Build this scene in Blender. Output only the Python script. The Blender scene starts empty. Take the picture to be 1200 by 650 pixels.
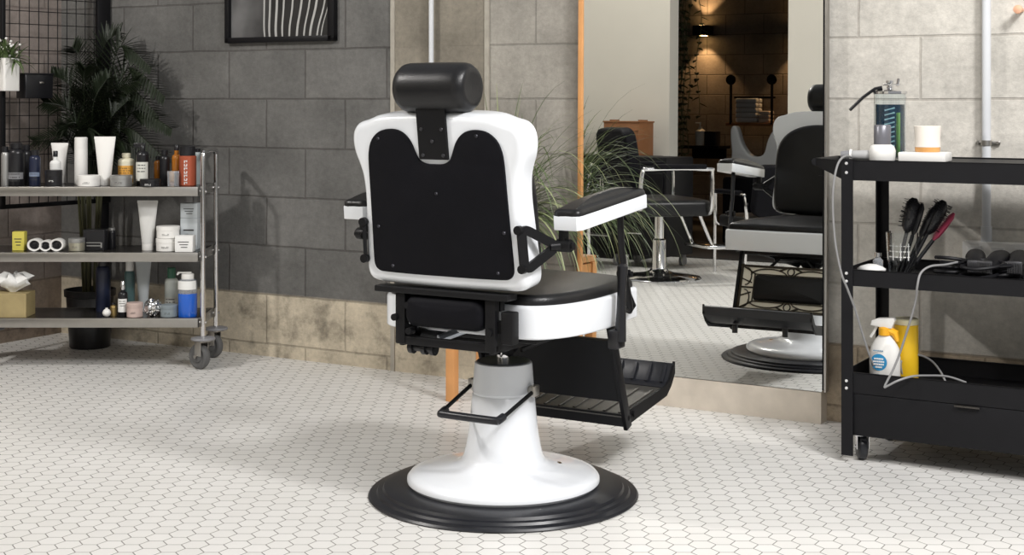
import bpy, bmesh, math, random
from mathutils import Vector, Matrix, Euler
random.seed(7)
sc = bpy.context.scene
COL = sc.collection
PI = math.pi
# ------------------------------------------------------------------ camera
F = 1700.0; CH = 1.056; HY = 115.0            # focal length in px of a 1200 px frame, eye height, horizon row
cam_d = bpy.data.cameras.new('camera'); cam = bpy.data.objects.new('camera', cam_d); COL.objects.link(cam)
cam.location = (0, 0, CH); cam.rotation_euler = (PI/2, 0, 0)
cam_d.sensor_width = 36; cam_d.lens = 36*F/1200; cam_d.shift_y = -(325-HY)/1200
cam_d.clip_start = 0.05; cam_d.clip_end = 60
sc.camera = cam
sc.view_settings.view_transform = 'Standard'; sc.view_settings.look = 'None'
sc.view_settings.gamma = 1; sc.view_settings.exposure = 0.0; sc.view_settings.use_curve_mapping = False
# ------------------------------------------------------------------ room frame: s along the mirror wall, d out of it
A = Vector((-1.253, 6.085, 0)); UU = Vector((.864, -.503, 0)).normalized(); NN = Vector((-.503, -.864, 0)).normalized()
WYAW = math.atan2(UU.y, UU.x)
def W(s, d, z): return A + UU*s + NN*d + Vector((0, 0, z))
def PS(px):
    k = (px-600)/F
    return (k*A.y-A.x)/(UU.x-k*UU.y)
def PSD(px, d):                                  # s of a pixel column on the plane d in front of the wall
    k = (px-600)/F; P = A+NN*d
    return (k*P.y-P.x)/(UU.x-k*UU.y)
def ZW(px, py):                                  # height of a wall point
    return CH-(py-HY)/F*(A.y+PS(px)*UU.y)
def at(px, py, Y): return Vector(((px-600)/F*Y, Y, CH-(py-HY)/F*Y))
# ------------------------------------------------------------------ world and lights
w = bpy.data.worlds.new('world'); sc.world = w; w.use_nodes = True
w.node_tree.nodes['Background'].inputs[0].default_value = (.97, .98, 1.0, 1)
w.node_tree.nodes['Background'].inputs[1].default_value = 0.34
def area(name, loc, target, size, power, col=(1, .95, .88), sy=None, spread=None):
    l = bpy.data.lights.new(name, 'AREA'); l.energy = power; l.color = col; l.size = size
    if sy: l.shape = 'RECTANGLE'; l.size_y = sy
    if spread: l.spread = spread
    o = bpy.data.objects.new(name, l); COL.objects.link(o); o.location = loc
    o.rotation_euler = (Vector(target)-Vector(loc)).to_track_quat('-Z', 'Y').to_euler(); return o
area('ceiling_spot_left', W(-.4, 3.2, 3.0), (.9, 4.9, .3), .16, 60, (1, .96, .92))
area('ceiling_panel_right', (2.0, 1.6, 3.2), (.7, 4.0, .4), .6, 125, (1, .98, .97))
area('front_fill', (.9, 1.3, 2.9), (-.3, 4.6, .3), 1.0, 48, (1, .98, .96))  # added fill from the camera side to lighten the white chair back
area('ceiling_panel_salon', W(-.2, 4.0, 3.3), W(-.2, 4.4, 0), 1.0, 30, (1, .95, .88))
# ------------------------------------------------------------------ materials
MATS = {}
def mat(name, col, rough=.5, metal=0., var=.06, scale=18., bump=0., bscale=120., coat=0., trans=0., ior=1.45, emit=0., spec=.5, alpha=1.):
    if name in MATS: return MATS[name]
    m = bpy.data.materials.new(name); m.use_nodes = True; nt = m.node_tree; b = nt.nodes['Principled BSDF']
    tc = nt.nodes.new('ShaderNodeTexCoord'); nz = nt.nodes.new('ShaderNodeTexNoise'); nz.inputs['Scale'].default_value = scale; nz.inputs['Detail'].default_value = 5
    nt.links.new(tc.outputs['Object'], nz.inputs['Vector'])
    mx = nt.nodes.new('ShaderNodeMix'); mx.data_type = 'RGBA'
    c = Vector(col)
    mx.inputs[6].default_value = (*[max(0, v*(1-var)) for v in c], 1); mx.inputs[7].default_value = (*[min(1, v*(1+var)) for v in c], 1)
    nt.links.new(nz.outputs['Fac'], mx.inputs[0]); nt.links.new(mx.outputs[2], b.inputs['Base Color'])
    b.inputs['Roughness'].default_value = rough; b.inputs['Metallic'].default_value = metal
    b.inputs['Coat Weight'].default_value = coat; b.inputs['Transmission Weight'].default_value = trans; b.inputs['IOR'].default_value = ior
    b.inputs['Specular IOR Level'].default_value = spec
    if emit:
        b.inputs['Emission Color'].default_value = (*col, 1); b.inputs['Emission Strength'].default_value = emit
    if bump:
        n2 = nt.nodes.new('ShaderNodeTexNoise'); n2.inputs['Scale'].default_value = bscale; n2.inputs['Detail'].default_value = 6
        nt.links.new(tc.outputs['Object'], n2.inputs['Vector'])
        bp = nt.nodes.new('ShaderNodeBump'); bp.inputs['Strength'].default_value = bump; bp.inputs['Distance'].default_value = .002
        nt.links.new(n2.outputs['Fac'], bp.inputs['Height']); nt.links.new(bp.outputs['Normal'], b.inputs['Normal'])
    MATS[name] = m; return m
WHITE = mat('white_enamel', (.80, .825, .86), .22, coat=.4, var=.02)
LEATH = mat('black_leather', (.009, .009, .010), .34, bump=.25, bscale=260, var=.2, spec=.4)
LEATHM = mat('matt_black_vinyl', (.005, .005, .007), .6, bump=.2, bscale=300, var=.2, spec=.12)
BMET = mat('black_painted_metal', (.006, .006, .007), .45, var=.2, spec=.25)
BSAT = mat('cart_black_steel', (.006, .006, .0075), .5, var=.25, bump=.1, spec=.28)
RUB = mat('black_rubber', (.013, .014, .018), .33, var=.2)
CHR = mat('chrome', (.75, .75, .76), .12, 1., var=.02)
STEEL = mat('brushed_stainless', (.42, .405, .38), .36, 1., var=.1, scale=40)
STEELD = mat('dark_shelf_top', (.08, .075, .07), .25, .8, var=.2)
GREYP = mat('grey_plastic', (.22, .22, .23), .45)
WHP = mat('white_plastic', (.80, .79, .76), .35, var=.03)
WHC = mat('white_card', (.78, .78, .76), .7, var=.03)
PGREY = mat('pale_grey_card', (.52, .56, .58), .6, var=.04)
BLKP = mat('black_plastic', (.012, .012, .014), .3, var=.2)
GLASS = mat('clear_glass', (.95, .97, .97), .02, trans=1., var=0)
WOOD = mat('orange_pine', (.62, .30, .11), .45, var=.25, scale=9)
DWOOD = mat('brown_wood', (.30, .13, .055), .5, var=.3, scale=9)
GOLD = mat('bronze_filigree', (.05, .04, .028), .42, .6, var=.2)
CREAM = mat('cream_inlay', (.88, .83, .70), .5, var=.05)
GRIP = mat('footplate_grey', (.10, .095, .085), .38, .5, var=.25, scale=30)
# ------------------------------------------------------------------ mesh helpers
def new_obj(name, me, parent=None, m=None):
    o = bpy.data.objects.new(name, me); COL.objects.link(o)
    if m: me.materials.append(m)
    if parent: o.parent = parent
    return o
def fin(name, bm, m, parent=None, smooth=40, loc=None, rot=None):
    bmesh.ops.recalc_face_normals(bm, faces=bm.faces[:])
    me = bpy.data.meshes.new(name); bm.to_mesh(me); bm.free()
    if smooth:
        for p in me.polygons: p.use_smooth = True
        me.set_sharp_from_angle(angle=math.radians(smooth))
    o = new_obj(name, me, parent, m)
    if loc is not None: o.location = loc
    if rot is not None: o.rotation_euler = rot
    return o
def thing(name, label, cat, loc=(0, 0, 0), yaw=0., group=None):
    o = bpy.data.objects.new(name, None); COL.objects.link(o); o.location = loc; o.rotation_euler = (0, 0, yaw)
    o.empty_display_size = .1; o['label'] = label; o['category'] = cat
    if group: o['group'] = group
    return o
def tag(o, label, cat, group=None, kind=None):
    o['label'] = label; o['category'] = cat
    if group: o['group'] = group
    if kind: o['kind'] = kind
    return o
def struct(o): o['kind'] = 'structure'; return o
def BM(): return bmesh.new()
def box(bm, c, s, rot=None, bev=0., seg=2):
    r = bmesh.ops.create_cube(bm, size=1); vs = r['verts']
    bmesh.ops.scale(bm, vec=s, verts=vs)
    if bev:
        es = list({e for v in vs for e in v.link_edges})
        r2 = bmesh.ops.bevel(bm, geom=es, offset=bev, segments=seg, affect='EDGES', profile=.5)
        vs = list({v for f in r2['faces'] for v in f.verts} | {v for v in vs if v.is_valid})
    M_ = Matrix.Translation(c) @ (rot.to_matrix().to_4x4() if isinstance(rot, Euler) else rot.to_4x4() if rot is not None else Matrix())
    bmesh.ops.transform(bm, matrix=M_, verts=vs); return vs
def basis(d):
    d = Vector(d).normalized(); a = Vector((0, 0, 1)) if abs(d.z) < .9 else Vector((1, 0, 0))
    x = a.cross(d).normalized(); y = d.cross(x).normalized(); return x, y, d
def rings(bm, loops, close=True, cap=True):
    vs = [[bm.verts.new(p) for p in L] for L in loops]
    n = len(vs[0])
    for a, b in zip(vs, vs[1:]):
        for i in range(n if close else n-1):
            j = (i+1) % n
            try: bm.faces.new((a[i], a[j], b[j], b[i]))
            except ValueError: pass
    if cap:
        for L in (vs[0][::-1], vs[-1]):
            try: bm.faces.new(L)
            except ValueError: pass
    return vs
def lathe(bm, prof, n=48, M_=None, cap=True):
    loops = []
    for r, z in prof:
        r = max(r, 1e-4)
        L = [Vector((r*math.cos(2*PI*i/n), r*math.sin(2*PI*i/n), z)) for i in range(n)]
        loops.append([M_ @ p for p in L] if M_ is not None else L)
    return rings(bm, loops, cap=cap)
def cyl(bm, p0, p1, r, r2=None, n=24, bev=0.):
    p0, p1 = Vector(p0), Vector(p1); x, y, d = basis(p1-p0); L = (p1-p0).length
    r2 = r if r2 is None else r2
    M_ = Matrix((x, y, d)).transposed().to_4x4(); M_.translation = p0
    pr = [(r, 0), (r2, L)] if not bev else [(r-bev, 0), (r-.3*bev, .3*bev), (r, bev), (r2, L-bev), (r2-.3*bev, L-.3*bev), (r2-bev, L)]
    lathe(bm, pr, n, M_)
def tube(bm, pts, r, n=10, rs=None, flat=None):
    pts = [Vector(p) for p in pts]; loops = []; px = None
    for i, p in enumerate(pts):
        d = (pts[min(i+1, len(pts)-1)]-pts[max(i-1, 0)]).normalized()
        if px is None: x, y, _ = basis(d)
        else:
            x = (px-d*px.dot(d)).normalized(); y = d.cross(x)
        px = x; rr = rs[i] if rs else r
        loops.append([p+x*rr*math.cos(2*PI*k/n)+y*rr*(flat or 1)*math.sin(2*PI*k/n) for k in range(n)])
    rings(bm, loops)
def smoothpath(pts, k=6):
    pts = [Vector(p) for p in pts]; out = []
    P = [pts[0]]+pts+[pts[-1]]
    for i in range(1, len(P)-2):
        a, b, c, d = P[i-1:i+3]
        for j in range(k):
            t = j/k; out.append(.5*((2*b)+(c-a)*t+(2*a-5*b+4*c-d)*t*t+(3*b-a-3*c+d)*t**3))
    out.append(pts[-1]); return out
def smooth2(pts, k=4):                           # closed 2-D Catmull-Rom
    n = len(pts); out = []
    for i in range(n):
        a, b, c, d = [Vector(pts[(i+q) % n]) for q in (-1, 0, 1, 2)]
        for j in range(k):
            t = j/k; out.append(.5*((2*b)+(c-a)*t+(2*a-5*b+4*c-d)*t*t+(3*b-a-3*c+d)*t**3))
    return out
def area2(P): return .5*sum(P[i].x*P[(i+1) % len(P)].y-P[(i+1) % len(P)].x*P[i].y for i in range(len(P)))
def inset(P, o):
    n = len(P); out = []
    for i in range(n):
        a = P[i]-P[i-1]; b = P[(i+1) % n]-P[i]
        na = Vector((-a.y, a.x)).normalized() if a.length > 1e-9 else Vector((0, 0))
        nb = Vector((-b.y, b.x)).normalized() if b.length > 1e-9 else na
        m = (na+nb); m = m.normalized() if m.length > 1e-6 else na
        out.append(P[i]+m*o/max(.5, m.dot(nb)))
    return out
def slab(bm, pts, h0, h1, r0, r1, M_, dome=0., seg=4, steps=6):
    P = [Vector(p[:2]) for p in pts]
    if area2(P) < 0: P = P[::-1]
    loops = []
    if r0:
        for k in range(seg+1):
            t = PI/2*k/seg; loops.append((inset(P, r0*(1-math.sin(t))), h0+r0*(1-math.cos(t))))
    else: loops.append((P, h0))
    if r1:
        for k in range(seg+1):
            t = PI/2*k/seg; loops.append((inset(P, r1*(1-math.cos(t))), h1-r1+r1*math.sin(t)))
    else: loops.append((P, h1))
    if dome:
        T = loops[-1][0]; c = sum(T, Vector((0, 0)))/len(T)
        for k in range(1, steps):
            f = 1-k/steps; loops.append(([c+(p-c)*f for p in T], h1+dome*(1-f**2.6)))
    L3 = [[M_ @ Vector((p.x, p.y, h)) for p in L] for L, h in loops]
    rings(bm, L3)
def rrect(w_, h_, r, k=5, cx=0, cy=0):
    out = []
    for sx, sy, a0 in ((1, 1, 0), (-1, 1, 90), (-1, -1, 180), (1, -1, 270)):
        for i in range(k+1):
            a = math.radians(a0+90*i/k); out.append((cx+sx*(w_/2-r)+r*math.cos(a), cy+sy*(h_/2-r)+r*math.sin(a)))
    return out
def frame_M(o, x, y, z):
    m = Matrix((Vector(x).normalized(), Vector(y).normalized(), Vector(z).normalized())).transposed().to_4x4(); m.translation = Vector(o); return m
I4 = Matrix()
# ------------------------------------------------------------------ shaders of the room
def nodes(m): m.use_nodes = True; return m.node_tree, m.node_tree.nodes, m.node_tree.links
def hex_floor():
    m = bpy.data.materials.new('hex_tile_floor'); nt, N, L = nodes(m); b = N['Principled BSDF']
    g = N.new('ShaderNodeNewGeometry'); wv = .0577
    def vm(op, a, b_=None):
        n = N.new('ShaderNodeVectorMath'); n.operation = op
        for i, q in enumerate((a, b_)):
            if q is None: continue
            if isinstance(q, (tuple, list)): n.inputs[i].default_value = q
            else: L.new(q, n.inputs[i])
        return n
    def mm(op, a, b_=None, c=None):
        n = N.new('ShaderNodeMath'); n.operation = op
        for i, q in enumerate((a, b_, c)):
            if q is None: continue
            if isinstance(q, (int, float)): n.inputs[i].default_value = q
            else: L.new(q, n.inputs[i])
        return n.outputs[0]
    rx = wv*math.sqrt(3)
    p = vm('ADD', g.outputs['Position'], (100*rx, 100*wv, 0)).outputs[0]
    p = vm('MULTIPLY', p, (1, 1, 0)).outputs[0]
    def cell(off):
        q = vm('SUBTRACT', p, off).outputs[0]
        q = vm('MODULO', q, (rx, wv, 1)).outputs[0]
        return vm('SUBTRACT', q, (rx/2, wv/2, 0)).outputs[0]
    a = cell((0, 0, 0)); c = cell((rx/2, wv/2, 0))
    la = vm('LENGTH', a).outputs['Value']; lc = vm('LENGTH', c).outputs['Value']
    pick = mm('LESS_THAN', la, lc)
    mixv = N.new('ShaderNodeMix'); mixv.data_type = 'VECTOR'; L.new(pick, mixv.inputs[0]); L.new(c, mixv.inputs[4]); L.new(a, mixv.inputs[5])
    gv = vm('ABSOLUTE', mixv.outputs[1]).outputs[0]
    sp = N.new('ShaderNodeSeparateXYZ'); L.new(gv, sp.inputs[0])
    hd = mm('MAXIMUM', sp.outputs[1], mm('ADD', mm('MULTIPLY', sp.outputs[0], .8660), mm('MULTIPLY', sp.outputs[1], .5)))
    edge = mm('SUBTRACT', wv/2, hd)
    mr = N.new('ShaderNodeMapRange'); mr.inputs[1].default_value = .0008; mr.inputs[2].default_value = .0017; L.new(edge, mr.inputs[0])
    cid = vm('SUBTRACT', p, mixv.outputs[1]).outputs[0]
    cid = vm('SNAP', cid, (.004, .004, 1)).outputs[0]
    wn = N.new('ShaderNodeTexWhiteNoise'); wn.noise_dimensions = '3D'; L.new(cid, wn.inputs['Vector'])
    nz = N.new('ShaderNodeTexNoise'); nz.inputs['Scale'].default_value = 1.3; nz.inputs['Detail'].default_value = 6; L.new(p, nz.inputs['Vector'])
    tv = mm('ADD', mm('MULTIPLY', wn.outputs[0], .25), mm('MULTIPLY', nz.outputs[0], .75))
    tile = N.new('ShaderNodeMix'); tile.data_type = 'RGBA'; L.new(tv, tile.inputs[0])
    tile.inputs[6].default_value = (.66, .65, .62, 1); tile.inputs[7].default_value = (.80, .79, .77, 1)
    gm = N.new('ShaderNodeMix'); gm.data_type = 'RGBA'; L.new(mr.outputs[0], gm.inputs[0])
    gm.inputs[6].default_value = (.17, .165, .15, 1); L.new(tile.outputs[2], gm.inputs[7])
    L.new(gm.outputs[2], b.inputs['Base Color'])
    b.inputs['Roughness'].default_value = .42
    ro = N.new('ShaderNodeMapRange'); ro.inputs[3].default_value = .8; ro.inputs[4].default_value = .38; L.new(mr.outputs[0], ro.inputs[0]); L.new(ro.outputs[0], b.inputs['Roughness'])
    bp = N.new('ShaderNodeBump'); bp.inputs['Strength'].default_value = .4; bp.inputs['Distance'].default_value = .001
    L.new(mr.outputs[0], bp.inputs['Height']); L.new(bp.outputs[0], b.inputs['Normal'])
    return m
def block_wall(name, c1, c2, mortar, off, bare=True, rough_c=(.33, .27, .19), hz=.056, stain=.5, jd=.0055):
    """concrete block courses 0.4 x 0.2 m laid in the wall object's own X (along) / Z (up)"""
    m = bpy.data.materials.new(name); nt, N, L = nodes(m); b = N['Principled BSDF']
    tc = N.new('ShaderNodeTexCoord'); sp = N.new('ShaderNodeSeparateXYZ'); L.new(tc.outputs['Object'], sp.inputs[0])
    cb = N.new('ShaderNodeCombineXYZ'); L.new(sp.outputs[0], cb.inputs[0]); L.new(sp.outputs[2], cb.inputs[1])
    mp = N.new('ShaderNodeVectorMath'); mp.operation = 'ADD'; L.new(cb.outputs[0], mp.inputs[0]); mp.inputs[1].default_value = (-off+40, -hz+4, 0)
    # slight waviness of the joints
    nzw = N.new('ShaderNodeTexNoise'); nzw.inputs['Scale'].default_value = 7; L.new(mp.outputs[0], nzw.inputs['Vector'])
    ws = N.new('ShaderNodeVectorMath'); ws.operation = 'SCALE'; L.new(nzw.outputs['Color'], ws.inputs[0]); ws.inputs['Scale'].default_value = .008
    mp2 = N.new('ShaderNodeVectorMath'); mp2.operation = 'ADD'; L.new(mp.outputs[0], mp2.inputs[0]); L.new(ws.outputs[0], mp2.inputs[1])
    br = N.new('ShaderNodeTexBrick'); L.new(mp2.outputs[0], br.inputs['Vector'])
    br.inputs['Scale'].default_value = 1; br.inputs['Brick Width'].default_value = .4; br.inputs['Row Height'].default_value = .2
    br.inputs['Mortar Size'].default_value = jd; br.inputs['Mortar Smooth'].default_value = .6; br.offset = .5
    br.inputs['Color1'].default_value = (*c1, 1); br.inputs['Color2'].default_value = (*c2, 1); br.inputs['Mortar'].default_value = (*mortar, 1)
    n1 = N.new('ShaderNodeTexNoise'); n1.inputs['Scale'].default_value = 3.2; n1.inputs['Detail'].default_value = 9; n1.inputs['Roughness'].default_value = .68; L.new(mp.outputs[0], n1.inputs['Vector'])
    n2 = N.new('ShaderNodeTexNoise'); n2.inputs['Scale'].default_value = 45; n2.inputs['Detail'].default_value = 8; n2.inputs['Roughness'].default_value = .75; L.new(mp.outputs[0], n2.inputs['Vector'])
    r1 = N.new('ShaderNodeMapRange'); r1.inputs[1].default_value = .3; r1.inputs[2].default_value = .7; r1.inputs[3].default_value = .68; r1.inputs[4].default_value = 1.2; L.new(n1.outputs['Fac'], r1.inputs[0])
    r2 = N.new('ShaderNodeMapRange'); r2.inputs[1].default_value = .3; r2.inputs[2].default_value = .7; r2.inputs[3].default_value = .80; r2.inputs[4].default_value = 1.1; L.new(n2.outputs['Fac'], r2.inputs[0])
    mu = N.new('ShaderNodeMath'); mu.operation = 'MULTIPLY'; L.new(r1.outputs[0], mu.inputs[0]); L.new(r2.outputs[0], mu.inputs[1])
    col = br.outputs['Color']
    if bare:
        # the lowest course is unpainted brown concrete with dark damp stains
        lt = N.new('ShaderNodeMapRange'); lt.inputs[1].default_value = hz+.195; lt.inputs[2].default_value = hz+.205; lt.inputs[3].default_value = 1; lt.inputs[4].default_value = 0; L.new(sp.outputs[2], lt.inputs[0])
        n3 = N.new('ShaderNodeTexNoise'); n3.inputs['Scale'].default_value = 5.5; n3.inputs['Detail'].default_value = 9; n3.inputs['Roughness'].default_value = .7; L.new(mp.outputs[0], n3.inputs['Vector'])
        cr = N.new('ShaderNodeValToRGB'); L.new(n3.outputs['Fac'], cr.inputs[0])
        cr.color_ramp.elements[0].position = .36; cr.color_ramp.elements[0].color = (*[v*.5 for v in rough_c], 1)
        cr.color_ramp.elements[1].position = .5; cr.color_ramp.elements[1].color = (*rough_c, 1)
        mb = N.new('ShaderNodeMix'); mb.data_type = 'RGBA'; mb.blend_type = 'MULTIPLY'; mb.inputs[0].default_value = 1
        gr = N.new('ShaderNodeMapRange'); gr.inputs[3].default_value = 1; gr.inputs[4].default_value = .7; L.new(br.outputs['Fac'], gr.inputs[0])
        L.new(cr.outputs[0], mb.inputs[6]); L.new(gr.outputs[0], mb.inputs[7])
        mx = N.new('ShaderNodeMix'); mx.data_type = 'RGBA'; L.new(lt.outputs[0], mx.inputs[0]); L.new(col, mx.inputs[6]); L.new(mb.outputs[2], mx.inputs[7]); col = mx.outputs[2]
    fin_ = N.new('ShaderNodeMix'); fin_.data_type = 'RGBA'; fin_.blend_type = 'MULTIPLY'; fin_.inputs[0].default_value = 1
    L.new(col, fin_.inputs[6]); L.new(mu.outputs[0], fin_.inputs[7]); L.new(fin_.outputs[2], b.inputs['Base Color'])
    b.inputs['Roughness'].default_value = .85; b.inputs['Specular IOR Level'].default_value = .25
    inv = N.new('ShaderNodeMath'); inv.operation = 'MULTIPLY_ADD'; L.new(br.outputs['Fac'], inv.inputs[0]); inv.inputs[1].default_value = -1.; L.new(n2.outputs['Fac'], inv.inputs[2])
    bp = N.new('ShaderNodeBump'); bp.inputs['Strength'].default_value = .55; bp.inputs['Distance'].default_value = .004
    L.new(inv.outputs[0], bp.inputs['Height']); L.new(bp.outputs[0], b.inputs['Normal'])
    return m
GREYB = block_wall('grey_block', (.140, .138, .132), (.165, .162, .154), (.105, .10, .095), .29-.2, rough_c=(.62, .545, .42))
CREAMB = block_wall('cream_block', (.60, .575, .52), (.66, .63, .57), (.50, .47, .42), .153, rough_c=(.56, .46, .34))
MIDB = block_wall('mid_block', (.33, .31, .275), (.36, .34, .30), (.27, .255, .225), .153, rough_c=(.60, .53, .41))
PILLAR = block_wall('pillar_concrete', (.245, .220, .180), (.26, .235, .19), (.22, .20, .165), .3, rough_c=(.60, .53, .41), jd=.0005)
ROSEB = block_wall('rose_block', (.33, .28, .25), (.30, .26, .235), (.24, .20, .18), .1, rough_c=(.3, .24, .19))
DARKB = block_wall('dark_block', (.24, .20, .165), (.21, .18, .15), (.10, .085, .07), .2, bare=False, jd=.006)
PLAST = mat('cream_plaster', (.72, .69, .62), .7, var=.05, scale=3)
LEDGE = mat('travertine_ledge', (.58, .52, .44), .6, var=.25, scale=14, bump=.2)
# ------------------------------------------------------------------ shell
bm = BM(); box(bm, (0, 3, -.05), (30, 30, .1)); struct(fin('floor', bm, hex_floor(), smooth=0))
def wall(name, s0, s1, d0, d1, z0, z1, m):
    """a wall slab in room coordinates"""
    bm = BM(); box(bm, ((s0+s1)/2, 0, (z0+z1)/2), (s1-s0, abs(d1-d0), z1-z0))
    o = fin(name, bm, m, smooth=0); o.location = A+NN*((d0+d1)/2); o.rotation_euler = (0, 0, WYAW); return struct(o)
s460, s570 = PS(459), PS(572)
wall('wall_back', -1.05, s460, 0, -.15, 0, 3.4, GREYB)
wall('wall_back', s570, PS(760), 0, -.15, 0, 3.4, MIDB)
wall('wall_back', PS(760), 6.2, 0, -.15, 0, 3.4, CREAMB)
wall('wall_back', s460, s570, .004, -.15, 0, 3.4, PILLAR)
MORT = mat('pale_mortar_fillet', (.36, .335, .285), .8, var=.3, scale=30, bump=.3)
for k, (a, b_) in enumerate(((PS(459), PS(463.5)), (PS(569), PS(574)))):
    wall('trim_%d' % (k+1), a, b_, .009, 0, 0, 3.4, MORT)
# side wall (perpendicular), built along its own X
def side_wall(name, s, d0, d1, th, z1, m, z0=0):
    bm = BM(); box(bm, ((d1-d0)/2, 0, (z0+z1)/2), (d1-d0, th, z1-z0)); o = fin(name, bm, m, smooth=0)
    p = W(s, d0, 0); o.location = p; o.rotation_euler = (0, 0, math.atan2(NN.y, NN.x)); return struct(o)
side_wall('wall_left', -.975, 0.0, 1.75, .15, 3.4, ROSEB)
wall('wall_left', -2.9, -.9, 1.9, 1.75, 0, 3.4, PLAST)
side_wall('wall_left', -2.975, 1.75, 6.0, .15, 3.4, PLAST)
DD = 5.1
def vs(px, d): s = PS(px); return s-(4.144-s)/4.627*d
ds0, ds1 = vs(780, DD), vs(918, DD)
wall('wall_front', -3.05, ds0, DD+.15, DD, 0, 3.4, PLAST)
wall('wall_front', ds1, 3.2, DD+.15, DD, 0, 3.4, PLAST)
side_wall('wall_front', -2.9, DD+.15, 9.0, .12, 2.9, DARKB); side_wall('wall_front', 2.1, DD+.15, 9.0, .12, 2.9, DARKB)
wall('wall_front', -3.0, 2.2, 9.1, 9.0, 0, 2.9, DARKB)
wall('ceiling', -3.0, 2.2, 9.1, DD+.15, 2.9, 3.0, mat('dark_ceiling', (.12, .11, .1), .8))
bm = BM(); box(bm, (-.45, 0, .004), (5.1, 3.9, .008)); o = struct(fin('floor', bm, mat('dark_back_room_floor', (.035, .032, .03), .5), smooth=0)); o.location = W(0, DD+1.97, 0); o.rotation_euler = (0, 0, WYAW)
# ------------------------------------------------------------------ mirror with its pine edge and ledge
sm0, sm1 = PSD(678.5, .045), PSD(967.5, .07); zb = .104
MIRR = bpy.data.materials.new('silvered_glass'); nt, N, L = nodes(MIRR); b = N['Principled BSDF']
b.inputs['Base Color'].default_value = (.90, .91, .89, 1); b.inputs['Metallic'].default_value = 1; b.inputs['Roughness'].default_value = .004
t = thing('wall_mirror', 'tall wall mirror with pine left edge standing on the stone ledge', 'mirror', W((sm0+sm1)/2, .035, zb), WYAW-.006); t.rotation_euler = (-.009, 0, WYAW-.006)
wM = sm1-sm0; HM = 2.6
bm = BM(); box(bm, (0, -.0205, HM/2), (wM-.03, .004, HM)); mg = fin('mirror_glass', bm, MIRR, t, 0)
bm = BM(); box(bm, (0, -.012, HM/2), (wM-.02, .012, HM-.01)); fin('backing_board', bm, BMET, t, 0)
bm = BM(); box(bm, (-wM/2+.008, -.016, HM/2), (.016, .03, HM), bev=.002); fin('frame_edge', bm, WOOD, t)
bm = BM(); box(bm, (wM/2-.004, -.014, HM/2), (.008, .026, HM), bev=.001); e = fin('frame_edge', bm, STEEL, t); e['label'] = 'thin grey metal edge'
wall('trim_3', PS(650), PS(969), .060, 0, 0, zb-.002, LEDGE)
# ------------------------------------------------------------------ conduit pipes, sockets, clamps
def conduit(name, px, ztop, zbot, r, label):
    s = PS(px); t = thing(name, label, 'pipe', W(s, .03, zbot), WYAW)
    bm = BM(); cyl(bm, (0, 0, 0), (0, 0, ztop-zbot), r, n=20); fin('pipe', bm, mat('pale_grey_pvc', (.62, .64, .66), .4), t)
    return t
c1 = conduit('conduit_pipe', 510.5, 3.4, .9, .0095, 'thin pale vertical conduit running up the concrete pillar')
c2 = conduit('conduit_pipe', 1158.5, 3.4, ZW(1158, 283), .0135, 'pale vertical conduit dropping to the white socket box')
for t_, zz in ((c2, ZW(1158, 167)),):
    bm = BM(); zl = zz-t_.location.z
    box(bm, (0, .022, zl), (.075, .006, .012), bev=.002); cyl(bm, (0, 0, zl-.008), (0, 0, zl+.008), .0165, n=20)
    for sx in (-1, 1): cyl(bm, (sx*.03, .02, zl), (sx*.03, .012, zl), .005, n=10)
    fin('pipe_clamp', bm, STEEL, t_)
bm = BM(); cyl(bm, (0, 0, 0), (0, 0, .05), .0165, n=20); fin('pipe_socket', bm, mat('pale_grey_pvc', (.6, .6, .6)), c2)
sb0, sb1 = PS(1132), PS(1216); zt, zl = ZW(1160, 282), ZW(1160, 307)
t = thing('socket_box', 'long white socket box on the wall at the foot of the conduit', 'socket', W((sb0+sb1)/2, 0, zl), WYAW)
bm = BM(); box(bm, (0, -.028, (zt-zl)/2), (sb1-sb0, .05, zt-zl), bev=.004); fin('housing', bm, WHP, t)
for k in (-.07, .0, .07):
    bm = BM(); box(bm, (k, -.055, (zt-zl)*.5), (.04, .005, .04), bev=.002)
    for q in (-.008, .008): cyl(bm, (k+q, -.0575, (zt-zl)*.5), (k+q, -.0595, (zt-zl)*.5), .003, n=10)
    fin('outlet', bm, WHC, t)
# plug on right edge and a pink wall peg
t = thing('wall_peg', 'small pinkish wooden peg on the wall by the top right corner', 'peg', W(PS(1197), .0, ZW(1197, 12)), WYAW)
bm = BM(); lathe(bm, [(.008, 0), (.009, .02), (.009, .04), (.014, .05), (.013, .06), (.004, .064)], 16, Matrix.Rotation(PI/2, 4, 'X')); fin('peg', bm, mat('pink_wood', (.75, .42, .27), .5), t)
# ------------------------------------------------------------------ framed picture
pf0, pf1 = PS(268), PS(396); zp = ZW(332, 49.3); HP = .42
t = thing('framed_picture', 'black framed black and white photo print of pale stripes', 'picture', W((pf0+pf1)/2, 0, zp), WYAW)
wp = pf1-pf0; fw = .022
bm = BM()
for cx, cz, sx, sz in ((0, fw/2, wp, fw), (0, HP-fw/2, wp, fw), (-wp/2+fw/2, HP/2, fw, HP), (wp/2-fw*.75, HP/2, fw*1.5, HP)): box(bm, (cx, -.014, cz), (sx, .026, sz), bev=.002)
fin('frame', bm, BMET, t)
pm = bpy.data.materials.new('photo_print'); nt, N, L = nodes(pm); b = N['Principled BSDF']; b.inputs['Roughness'].default_value = .35
tc = N.new('ShaderNodeTexCoord'); sp = N.new('ShaderNodeSeparateXYZ'); L.new(tc.outputs['Object'], sp.inputs[0])
nz = N.new('ShaderNodeTexNoise'); nz.inputs['Scale'].default_value = 9; L.new(tc.outputs['Object'], nz.inputs['Vector'])
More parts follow.
